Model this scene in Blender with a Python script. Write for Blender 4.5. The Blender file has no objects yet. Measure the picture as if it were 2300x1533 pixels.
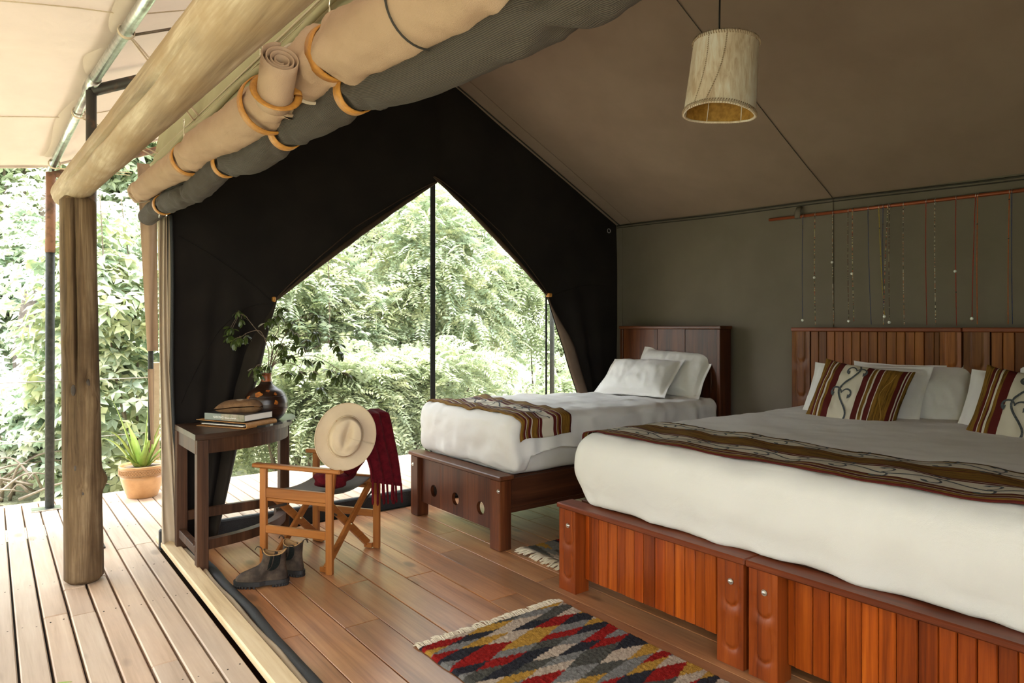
import bpy, bmesh, math, random
import numpy as np
from mathutils import Vector, Matrix, noise
random.seed(7); np.random.seed(7)
R = math.radians
sc = bpy.context.scene
col = sc.collection

# ---------------------------------------------------------------- camera, sky, sun, exposure
cam_d = bpy.data.cameras.new('camera'); cam = bpy.data.objects.new('camera', cam_d); col.objects.link(cam)
cam.location = (0, 0, 1.38); cam.rotation_euler = (R(90), 0, R(-37.47))
cam_d.sensor_width = 36; cam_d.lens = 24.0; cam_d.shift_y = -0.0137; cam_d.clip_start = .02
sc.camera = cam
w = bpy.data.worlds.new('sky'); sc.world = w; w.use_nodes = True
wn = w.node_tree; bg = wn.nodes['Background']
tc = wn.nodes.new('ShaderNodeTexCoord'); sx = wn.nodes.new('ShaderNodeSeparateXYZ'); wr = wn.nodes.new('ShaderNodeValToRGB')
wn.links.new(tc.outputs['Generated'], sx.inputs[0]); wn.links.new(sx.outputs['Z'], wr.inputs[0]); wn.links.new(wr.outputs[0], bg.inputs[0])
wr.color_ramp.elements[0].position = 0.0; wr.color_ramp.elements[0].color = (1.0, .975, .965, 1)
wr.color_ramp.elements[1].position = .7; wr.color_ramp.elements[1].color = (.78, .88, 1.0, 1)
bg.inputs[1].default_value = 4.5
sun_d = bpy.data.lights.new('sun', 'SUN'); sun = bpy.data.objects.new('sun', sun_d); col.objects.link(sun)
sun_d.energy = 15.0; sun_d.angle = R(50); sun_d.color = (1.0, .965, .90)
SUN_DIR = Vector((-.16, -.02, .98))          # towards the sun
sun.rotation_euler = SUN_DIR.to_track_quat('Z', 'Y').to_euler()
sc.view_settings.view_transform = 'Standard'; sc.view_settings.look = 'None'
sc.view_settings.gamma = 1; sc.view_settings.use_curve_mapping = False
sc.view_settings.exposure = 0.75
sc.cycles.use_denoising = True
sc.cycles.max_bounces = 12; sc.cycles.diffuse_bounces = 6; sc.cycles.transparent_max_bounces = 16
sc.cycles.sample_clamp_indirect = 8

# ---------------------------------------------------------------- materials
def mat(name):
    m = bpy.data.materials.new(name); m.use_nodes = True
    nt = m.node_tree; b = nt.nodes['Principled BSDF']
    return m, nt, b
def N(nt, t, **kw):
    n = nt.nodes.new(t)
    for k, v in kw.items(): setattr(n, k, v)
    return n
def ramp(nt, stops, interp='LINEAR'):
    r = N(nt, 'ShaderNodeValToRGB'); cr = r.color_ramp; cr.interpolation = interp
    while len(cr.elements) > 1: cr.elements.remove(cr.elements[-1])
    cr.elements[0].position = stops[0][0]; cr.elements[0].color = (*stops[0][1], 1)
    for p, c in stops[1:]:
        e = cr.elements.new(p); e.color = (*c, 1)
    return r
def mathn(nt, op, a=None, b=None):
    n = N(nt, 'ShaderNodeMath', operation=op)
    for i, v in enumerate((a, b)):
        if v is None: continue
        if isinstance(v, (int, float)): n.inputs[i].default_value = v
        else: nt.links.new(v, n.inputs[i])
    return n.outputs[0]
def coords(nt, scale=(1, 1, 1), out='Object', rnd=0.0):
    t = N(nt, 'ShaderNodeTexCoord'); mp = N(nt, 'ShaderNodeMapping'); mp.inputs['Scale'].default_value = scale
    nt.links.new(t.outputs[out], mp.inputs['Vector'])
    if rnd:
        oi = N(nt, 'ShaderNodeObjectInfo'); v = N(nt, 'ShaderNodeCombineXYZ')
        m1 = mathn(nt, 'MULTIPLY', oi.outputs['Random'], rnd); m2 = mathn(nt, 'MULTIPLY', oi.outputs['Random'], rnd * 1.7)
        for i, q in enumerate((m1, m2, m1)): nt.links.new(q, v.inputs[i])
        nt.links.new(v.outputs[0], mp.inputs['Location'])
    return mp.outputs[0]
def bump(nt, b, h, strength=.3, dist=.01):
    bn = N(nt, 'ShaderNodeBump'); bn.inputs['Strength'].default_value = strength; bn.inputs['Distance'].default_value = dist
    nt.links.new(h, bn.inputs['Height']); nt.links.new(bn.outputs[0], b.inputs['Normal'])
def mix(nt, f, a, b, mode='MIX'):
    m = N(nt, 'ShaderNodeMix', data_type='RGBA', blend_type=mode)
    for sock, v in ((m.inputs[0], f), (m.inputs[6], a), (m.inputs[7], b)):
        if isinstance(v, (int, float)): sock.default_value = v
        elif isinstance(v, tuple): sock.default_value = (*v, 1) if len(v) == 3 else v
        else: nt.links.new(v, sock)
    return m.outputs[2]
def noise_n(nt, vec, scale, detail=4, rough=.55, dist=0):
    n = N(nt, 'ShaderNodeTexNoise'); n.inputs['Scale'].default_value = scale; n.inputs['Detail'].default_value = detail
    n.inputs['Roughness'].default_value = rough; n.inputs['Distortion'].default_value = dist
    nt.links.new(vec, n.inputs['Vector']); return n.outputs['Fac']

def wood(name, cols, axis='Y', rough=.45, var=None, spec=.4, grain=1.0, bstr=.15, knots=0, coat=0, dirt=None):
    """cols: dark..light grain colours; var: list of tints picked per piece"""
    m, nt, b = mat(name)
    s = [14, 14, 14]; s['XYZ'.index(axis)] = .9
    vec = coords(nt, tuple(s), rnd=37.0)
    f1 = noise_n(nt, vec, 1.6 * grain, 6, .62, .6)
    s2 = [60, 60, 60]; s2['XYZ'.index(axis)] = 2.2
    f2 = noise_n(nt, coords(nt, tuple(s2), rnd=11.0), 1.5, 3, .6)
    f = mathn(nt, 'ADD', mathn(nt, 'MULTIPLY', f1, .75), mathn(nt, 'MULTIPLY', f2, .25))
    k = len(cols); r = ramp(nt, [(.32 + .36 * i / max(1, k - 1), c) for i, c in enumerate(cols)])
    nt.links.new(f, r.inputs[0]); c = r.outputs[0]
    if var:
        oi = N(nt, 'ShaderNodeObjectInfo'); vr = ramp(nt, [(i / (len(var) - 1), v) for i, v in enumerate(var)])
        nt.links.new(oi.outputs['Random'], vr.inputs[0]); c = mix(nt, 1.0, c, vr.outputs[0], 'MULTIPLY')
    if knots:
        s3 = [5, 5, 5]; s3['XYZ'.index(axis)] = 2.2
        vo = N(nt, 'ShaderNodeTexVoronoi'); vo.inputs['Scale'].default_value = 1.0
        nt.links.new(coords(nt, tuple(s3), rnd=23.0), vo.inputs['Vector'])
        kr = ramp(nt, [(0.0, (1, 1, 1)), (.09, (.75, .75, .75)), (.16, (0, 0, 0))]); nt.links.new(vo.outputs['Distance'], kr.inputs[0])
        c = mix(nt, mathn(nt, 'MULTIPLY', kr.outputs[0], knots), c, tuple(x * .35 for x in cols[0]))
    if dirt:
        dn = noise_n(nt, coords(nt, (1, 1, 1), rnd=3.0), 2.3, 5, .6)
        dr = ramp(nt, [(.42, (0, 0, 0)), (.68, (1, 1, 1))]); nt.links.new(dn, dr.inputs[0])
        c = mix(nt, mathn(nt, 'MULTIPLY', dr.outputs[0], dirt[1]), c, dirt[0])
    nt.links.new(c, b.inputs['Base Color']); b.inputs['Roughness'].default_value = rough
    b.inputs['Specular IOR Level'].default_value = spec
    if coat: b.inputs['Coat Weight'].default_value = coat; b.inputs['Coat Roughness'].default_value = .25
    bump(nt, b, f, bstr, .004)
    return m
def cloth(name, c, c2=None, rough=.9, weave=900, nscale=4, bstr=.12, trans=0, wrinkle=0, tcol=None):
    m, nt, b = mat(name)
    vec = coords(nt)
    f = noise_n(nt, vec, nscale, 4, .6)
    c2 = c2 or tuple(x * .85 for x in c)
    r = ramp(nt, [(.35, c2), (.65, c)]); nt.links.new(f, r.inputs[0])
    nt.links.new(r.outputs[0], b.inputs['Base Color']); b.inputs['Roughness'].default_value = rough
    b.inputs['Specular IOR Level'].default_value = .2
    h = noise_n(nt, vec, weave, 1)
    if wrinkle:
        h2 = noise_n(nt, vec, 7, 4, .5, .8)
        h = mathn(nt, 'ADD', mathn(nt, 'MULTIPLY', h, .12), mathn(nt, 'MULTIPLY', h2, wrinkle))
        bump(nt, b, h, .5, .02)
    else: bump(nt, b, h, bstr, .002)
    if trans:
        out = nt.nodes['Material Output']; t = N(nt, 'ShaderNodeBsdfTranslucent'); ms = N(nt, 'ShaderNodeMixShader')
        if tcol: t.inputs[0].default_value = (*tcol, 1)
        else: nt.links.new(r.outputs[0], t.inputs[0])
        ms.inputs[0].default_value = trans
        nt.links.new(b.outputs[0], ms.inputs[1]); nt.links.new(t.outputs[0], ms.inputs[2]); nt.links.new(ms.outputs[0], out.inputs[0])
    return m
def plain(name, c, rough=.5, metal=0, nscale=0, c2=None, bstr=.2, spec=.5, mott=.5):
    m, nt, b = mat(name)
    b.inputs['Base Color'].default_value = (*c, 1); b.inputs['Roughness'].default_value = rough; b.inputs['Metallic'].default_value = metal
    b.inputs['Specular IOR Level'].default_value = spec
    if nscale:
        f = noise_n(nt, coords(nt), nscale, 5, .6)
        r = ramp(nt, [(mott - .12, c2 or tuple(x * .6 for x in c)), (mott + .12, c)]); nt.links.new(f, r.inputs[0])
        nt.links.new(r.outputs[0], b.inputs['Base Color']); bump(nt, b, f, bstr, .004)
    return m
def attr_mat(name, rough=.9, trans=0, bstr=0, bscale=300, spec=.3, attr='pigment'):
    m, nt, b = mat(name)
    a = N(nt, 'ShaderNodeAttribute', attribute_name=attr)
    nt.links.new(a.outputs['Color'], b.inputs['Base Color']); b.inputs['Roughness'].default_value = rough
    b.inputs['Specular IOR Level'].default_value = spec
    if bstr: bump(nt, b, noise_n(nt, coords(nt), bscale, 2), bstr, .004)
    if trans:
        out = nt.nodes['Material Output']; t = N(nt, 'ShaderNodeBsdfTranslucent'); ms = N(nt, 'ShaderNodeMixShader')
        ms.inputs[0].default_value = trans; nt.links.new(a.outputs['Color'], t.inputs[0])
        nt.links.new(b.outputs[0], ms.inputs[1]); nt.links.new(t.outputs[0], ms.inputs[2]); nt.links.new(ms.outputs[0], out.inputs[0])
    return m

M = {}
M['floor'] = wood('floor_boards', [(.21, .085, .034), (.42, .195, .085), (.56, .30, .14)], 'Y', .30, [(.75, .72, .70), (1, 1, 1), (1.1, 1.02, .95), (.9, .88, .86)], .45, .55, .12, .75, dirt=((.20, .12, .08), .35))
M['deck'] = wood('deck_boards', [(.44, .32, .225), (.60, .465, .35), (.70, .575, .455)], 'Y', .55, [(.86, .86, .88), (1, 1, 1), (1.08, 1.0, .94), (.94, .96, 1.0)], .35, .5, .12, .6, dirt=((.45, .36, .29), .35))
M['batten'] = wood('pale_batten', [(.58, .42, .24), (.74, .58, .36), (.82, .68, .46)], 'Y', .6, None, .3)
M['redwood'] = wood('reddish_slats', [(.11, .020, .004), (.33, .070, .008), (.52, .135, .014)], 'Z', .30, [(.45, .36, .36), (.8, .66, .6), (1.0, .9, .8), (1.25, 1.15, 1.0), (.62, .5, .5), (1.1, .85, .7)], .3, .55, .1)
M['redpost'] = wood('red_posts', [(.12, .022, .005), (.25, .048, .008), (.38, .085, .013)], 'Z', .34, None, .3, .5, .1)
M['redcap'] = wood('red_caps', [(.09, .020, .008), (.17, .036, .011), (.25, .062, .018)], 'Y', .36, None, .3, .5, .1)
M['hbslat'] = wood('headboard_slats', [(.075, .020, .005), (.21, .070, .014), (.32, .125, .026)], 'Z', .42, [(.55, .45, .42), (.9, .8, .75), (1.1, 1.0, .9), (.60, .58, .60), (1.2, 1.1, 1.0)], .25, .5, .1)
M['darkwood'] = wood('dark_planks', [(.020, .007, .004), (.075, .024, .010), (.14, .050, .020)], 'Z', .34, [(.8, .75, .75), (1.1, 1.0, .95), (1.3, 1.15, 1.0)], .25, .45, .25)
M['darkrail'] = wood('dark_rail', [(.022, .008, .005), (.06, .020, .009), (.10, .035, .015)], 'X', .42, None, .25, .5, .15)
M['darkcap'] = wood('dark_cap', [(.035, .012, .006), (.11, .036, .014), (.17, .055, .020)], 'Y', .36, None, .3, .5, .15)
M['tablewood'] = wood('table_wood', [(.020, .008, .004), (.060, .026, .012), (.115, .052, .025)], 'Z', .5, None, .25, .5, .3)
M['tabletop'] = wood('table_top', [(.020, .010, .006), (.055, .028, .016), (.09, .050, .030)], 'X', .34, None, .35, .5, .3)
M['teakx'] = wood('chair_teak_x', [(.17, .050, .010), (.33, .115, .024), (.43, .165, .040)], 'X', .36, None, .45, .5, .1)
M['teaky'] = wood('chair_teak_y', [(.17, .050, .010), (.33, .115, .024), (.43, .165, .040)], 'Y', .36, None, .45, .5, .1)
M['teakz'] = wood('chair_teak_z', [(.17, .050, .010), (.33, .115, .024), (.43, .165, .040)], 'Z', .36, None, .45, .5, .1)
M['log'] = wood('weathered_log', [(.035, .020, .010), (.15, .097, .05), (.33, .24, .14)], 'Z', .75, None, .2, .55, .5, .6, dirt=((.055, .03, .014), .75))
M['logbeam'] = wood('peeled_log', [(.16, .105, .06), (.36, .265, .165), (.70, .59, .45)], 'Y', .7, None, .25, .42, .55, .4, dirt=((.30, .19, .09), .75))
M['canvas'] = cloth('grey_canvas', (.165, .140, .110), (.146, .124, .096), .9, 700, 2.2, .1)
M['roofcanvas'] = cloth('roof_canvas', (.250, .185, .138), (.220, .160, .118), .9, 700, 2.2, .1)  # same canvas as the walls, warm floor bounce put into its colour
M['fly'] = cloth('fly_canvas', (.58, .485, .415), (.52, .43, .36), .85, 600, 3, .1, trans=.20, wrinkle=.5, tcol=(.80, .72, .63))
M['tan'] = cloth('tan_canvas', (.45, .315, .215), (.39, .27, .18), .85, 500, 3, .12, wrinkle=.7)
M['tancream'] = cloth('cream_canvas', (.66, .56, .42), (.58, .48, .35), .9, 500, 3, .12, trans=.2)
M['olive'] = cloth('olive_canvas', (.40, .36, .22), (.34, .30, .18), .9, 500, 3, .12)
M['blackcloth'] = cloth('black_cloth', (.015, .012, .010), (.010, .008, .007), .95, 500, 3, .1, trans=.03)
M['darkfold'] = cloth('dark_fold', (.030, .023, .018), (.02, .016, .012), .9, 500, 3, .1, trans=.08)
M['hem'] = cloth('brown_hem', (.080, .052, .034), (.05, .033, .022), .85, 500, 3, .1, trans=.15)
M['mauve'] = cloth('curtain_fold', (.15, .105, .078), (.10, .07, .052), .85, 500, 3, .1, trans=.2)
M['zip'] = plain('black_zip', (.012, .013, .014), .7, 0, 300, (.03, .032, .034))
M['pipe_edge'] = plain('dark_piping', (.03, .025, .018), .8)
M['linen'] = cloth('white_linen', (.80, .79, .77), (.77, .76, .745), .85, 900, 2, .08, wrinkle=.55)
M['linenp'] = cloth('white_pillow', (.82, .81, .79), (.78, .77, .755), .85, 900, 2, .08, wrinkle=.7)
M['mattress'] = cloth('mattress_ticking', (.68, .66, .62), (.62, .60, .56), .85, 900, 3, .08, wrinkle=.3)
M['vine'] = plain('vine_print', (.035, .042, .048), .9, 0, 160, (.10, .11, .12))
M['vineg'] = plain('mustard_print', (.36, .20, .035), .9)
M['leather'] = plain('tan_leather', (.52, .235, .040), .55, 0, 60, (.40, .17, .03), .15)
M['steelhook'] = plain('bright_wire', (.75, .70, .58), .25, 1)
M['galv'] = plain('galvanised_pipe', (.62, .64, .62), .28, 1, 26, (.40, .42, .40), .25)
M['blacksteel'] = plain('painted_steel', (.035, .028, .022), .5, .0, 14, (.16, .075, .035), .3, .5, .36)
M['rustpost'] = plain('rusty_steel', (.27, .13, .075), .6, 0, 9, (.03, .025, .02), .3, .4, .42)
M['greenpost'] = plain('dark_green_steel', (.028, .032, .027), .6, 0, 30, (.05, .052, .045), .15, .25)
M['webbing'] = cloth('webbing', (.60, .49, .36), (.5, .4, .29), .9, 300, 30, .3)
M['brass'] = plain('brass_buckle', (.55, .42, .22), .35, 1)
M['chrome'] = plain('steel_bolt', (.68, .66, .62), .3, 1)
M['copper'] = plain('copper_rod', (.30, .075, .028), .35, .35)
M['cord'] = plain('black_cord', (.008, .008, .008), .6)
M['gold'] = plain('gold_lining', (.55, .31, .07), .45, .3, 40, (.36, .19, .04), .2)
M['stitch'] = plain('brown_stitching', (.36, .24, .14), .9, 0, 120, (.55, .44, .32))
M['wirewhite'] = plain('white_wire', (.8, .76, .68), .5)
M['seat'] = cloth('seat_canvas', (.17, .15, .125), (.14, .122, .10), .85, 700, 8, .15)
M['felt'] = cloth('beige_felt', (.62, .50, .355), (.56, .445, .31), .95, 900, 8, .15)
M['wool'] = cloth('burgundy_wool', (.135, .006, .012), (.075, .003, .007), 1.0, 260, 30, .9)
M['boot'] = plain('waxed_leather', (.085, .060, .042), .75, 0, 16, (.032, .022, .016), .15, .25)
M['rubber'] = plain('black_rubber', (.014, .013, .013), .55)
M['elastic'] = plain('dark_elastic', (.012, .014, .013), .95, 0, 200, (.007, .008, .007), .2, .1)
M['tanlining'] = plain('tan_lining', (.38, .22, .09), .8)
M['gourd'] = plain('carved_gourd', (.030, .013, .008), .30, 0, 9, (.012, .006, .004), .3)
M['gourdpatch'] = plain('amber_patch', (.46, .15, .018), .4, 0, 40, (.25, .07, .01), .2)
M['gourdneck'] = plain('rust_neck', (.30, .075, .018), .4, 0, 14, (.05, .018, .008), .2, .5, .45)
M['stem'] = plain('twig_bark', (.17, .12, .085), .8, 0, 40)
M['soil'] = plain('soil', (.14, .10, .07), .95, 0, 30)
M['terracotta'] = plain('glazed_terracotta', (.58, .33, .15), .32, 0, 10, (.48, .26, .11), .1)
M['potband'] = plain('brown_glaze', (.30, .15, .06), .4, 0, 60, (.42, .25, .12))
M['bookgrey'] = plain('book_cover_grey', (.20, .225, .215), .35)
M['bookdark'] = plain('book_cover_dark', (.035, .038, .045), .3)
M['bookgreen'] = plain('book_spine_olive', (.20, .21, .14), .4, 0, 35, (.36, .30, .24), 0)
M['paper'] = plain('paper', (.78, .76, .70), .8)
M['print'] = plain('white_print', (.80, .80, .76), .6)
M['portfolio'] = plain('portfolio_leather', (.40, .20, .06), .45, 0, 40, (.30, .14, .04), .1)
M['pouch'] = plain('suede_pouch', (.20, .105, .045), .8, 0, 30, (.12, .06, .026), .2)
M['yellow'] = plain('yellow_card', (.62, .32, .04), .6)
M['brownbox'] = plain('brown_card', (.10, .045, .02), .6)
M['slate'] = plain('dark_slate', (.045, .047, .046), .30, 0, 12, (.02, .021, .021), .5)
M['hide'] = None
M['fringe'] = cloth('cream_yarn', (.70, .62, .48), (.60, .52, .40), .95, 300, 40, .3)
M['rug'] = attr_mat('tufted_wool', .98, 0, .9, 260, .1)
M['beads'] = attr_mat('glass_beads', .35, 0, 0, 0, .5)
M['leaf'] = attr_mat('leaf', .36, .5, 0, 0, .5)
M['vaseleaf'] = plain('vase_leaf', (.060, .090, .018), .38, 0, 20, (.035, .055, .010), .1)
M['bark'] = plain('grey_bark', (.20, .16, .12), .9, 0, 12, (.11, .085, .065), .6)
M['darkbark'] = plain('dark_bark', (.10, .08, .065), .9, 0, 12, (.05, .04, .033), .6)
M['aloe'] = plain('aloe_leaf', (.36, .46, .10), .4, 0, 12, (.26, .38, .07), .1)
M['aloedry'] = plain('dry_tip', (.16, .07, .035), .8)
M['beige'] = plain('beige_post', (.60, .48, .34), .7, 0, 20, (.52, .41, .28))
M['wire'] = plain('steel_wire', (.45, .42, .38), .4, .6)

# grass / ground
m, nt, b = mat('grass_ground'); f = noise_n(nt, coords(nt), 1.3, 6, .65)
r = ramp(nt, [(.35, (.20, .15, .10)), (.45, (.34, .34, .20)), (.65, (.50, .50, .36))]); nt.links.new(f, r.inputs[0]); nt.links.new(r.outputs[0], b.inputs['Base Color'])
b.inputs['Roughness'].default_value = 1; bump(nt, b, noise_n(nt, coords(nt), 30, 4), .8, .05); M['ground'] = m
# mosquito net: sparse dark threads
m, nt, b = mat('mosquito_net'); out = nt.nodes['Material Output']; tr = N(nt, 'ShaderNodeBsdfTransparent'); ms = N(nt, 'ShaderNodeMixShader')
b.inputs['Base Color'].default_value = (.10, .10, .095, 1); b.inputs['Roughness'].default_value = .8; ms.inputs[0].default_value = .13
nt.links.new(tr.outputs[0], ms.inputs[1]); nt.links.new(b.outputs[0], ms.inputs[2]); nt.links.new(ms.outputs[0], out.inputs[0]); M['net'] = m
# ribbed knit for the dark roll (ribs run along the roll, uv.y goes round it)
m, nt, b = mat('ribbed_net'); uv = N(nt, 'ShaderNodeTexCoord'); wv = N(nt, 'ShaderNodeTexWave'); mp = N(nt, 'ShaderNodeMapping')
nt.links.new(uv.outputs['UV'], mp.inputs[0]); mp.inputs['Scale'].default_value = (1.5, 30, 1); nt.links.new(mp.outputs[0], wv.inputs[0]); wv.bands_direction = 'Y'
wv.inputs['Scale'].default_value = 1.0; wv.inputs['Distortion'].default_value = 1.2; wv.inputs['Detail'].default_value = 2
r = ramp(nt, [(0, (.024, .019, .015)), (1, (.082, .064, .050))]); nt.links.new(wv.outputs['Fac'], r.inputs[0]); nt.links.new(r.outputs[0], b.inputs['Base Color'])
b.inputs['Roughness'].default_value = .9; bump(nt, b, wv.outputs['Fac'], .4, .004); M['ribbed'] = m
# hide lampshade
m, nt, b = mat('cream_hide'); f = noise_n(nt, coords(nt, (40, 40, 7)), 1.5, 5, .6, .8); f2 = noise_n(nt, coords(nt), 4.5, 2)
r = ramp(nt, [(.36, (.62, .46, .31)), (.48, (.82, .70, .55)), (.6, (.92, .86, .76))]); nt.links.new(mathn(nt, 'ADD', mathn(nt, 'MULTIPLY', f, .45), mathn(nt, 'MULTIPLY', f2, .55)), r.inputs[0])
nt.links.new(r.outputs[0], b.inputs['Base Color']); b.inputs['Roughness'].default_value = .85; bump(nt, b, f, .35, .004); M['hide'] = m
# striped throw / cushion fabric: uv.x runs across the stripes
MU = (.20, .105, .016); MA = (.085, .010, .008); WH = (.60, .55, .45); DK = (.05, .022, .010)
def striped(name, stops):
    m, nt, b = mat(name); uv = N(nt, 'ShaderNodeTexCoord'); s = N(nt, 'ShaderNodeSeparateXYZ'); nt.links.new(uv.outputs['UV'], s.inputs[0])
    wob = noise_n(nt, coords(nt, (1, 1, 1)), 9, 2); x = mathn(nt, 'ADD', s.outputs[0], mathn(nt, 'MULTIPLY', mathn(nt, 'SUBTRACT', wob, .5), .008))
    r = ramp(nt, stops, 'CONSTANT'); nt.links.new(x, r.inputs[0])
    mp = N(nt, 'ShaderNodeMapping'); mp.inputs['Scale'].default_value = (60, 3, 1); nt.links.new(uv.outputs['UV'], mp.inputs[0])
    ik = noise_n(nt, mp.outputs[0], 1.0, 5, .7, .4); ir = ramp(nt, [(.38, (.35, .28, .22)), (.5, (.9, .88, .8)), (.62, (1.25, 1.2, 1.1))]); nt.links.new(ik, ir.inputs[0])
    isM = N(nt, 'ShaderNodeSeparateColor'); nt.links.new(r.outputs[0], isM.inputs[0])
    k1 = mathn(nt, 'MULTIPLY', mathn(nt, 'GREATER_THAN', isM.outputs[1], .06), mathn(nt, 'LESS_THAN', isM.outputs[1], .3))
    c = mix(nt, k1, r.outputs[0], mix(nt, 1.0, r.outputs[0], ir.outputs[0], 'MULTIPLY'))
    nt.links.new(c, b.inputs['Base Color']); b.inputs['Roughness'].default_value = .85; b.inputs['Specular IOR Level'].default_value = .2
    bump(nt, b, noise_n(nt, coords(nt), 500, 2), .25, .003)
    return m
CS = [(0, MU), (.085, MA), (.115, WH), (.125, MU), (.15, MA), (.165, WH), (.185, MU), (.215, MA), (.29, WH), (.55, MA), (.61, WH), (.625, MU), (.655, WH), (.67, MA), (.725, WH), (.733, MU), (.90, MA), (.945, WH), (.955, MA), (.97, WH), (.98, MU)]
M['cushion'] = striped('cushion_stripes', CS)
RS = [(0, MA), (.02, MU), (.06, WH), (.07, MA), (.115, WH), (.125, MU), (.15, MA), (.18, WH), (.40, MA), (.43, WH), (.44, MA), (.47, MU), (.68, MA), (.70, MU), (.76, MA), (.78, WH), (.96, MU), (.985, MA)]
M['runner'] = striped('runner_stripes', RS)
RS2 = [(0, MU), (.06, MA), (.10, WH), (.11, MU), (.15, MA), (.20, WH), (.22, MU), (.33, MA), (.36, WH), (.37, MA), (.42, WH), (.64, MA), (.70, WH), (.71, MU), (.74, MA), (.79, WH), (.80, MU), (.97, MA)]
M['runner2'] = striped('runner_stripes_small', RS2)

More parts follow.
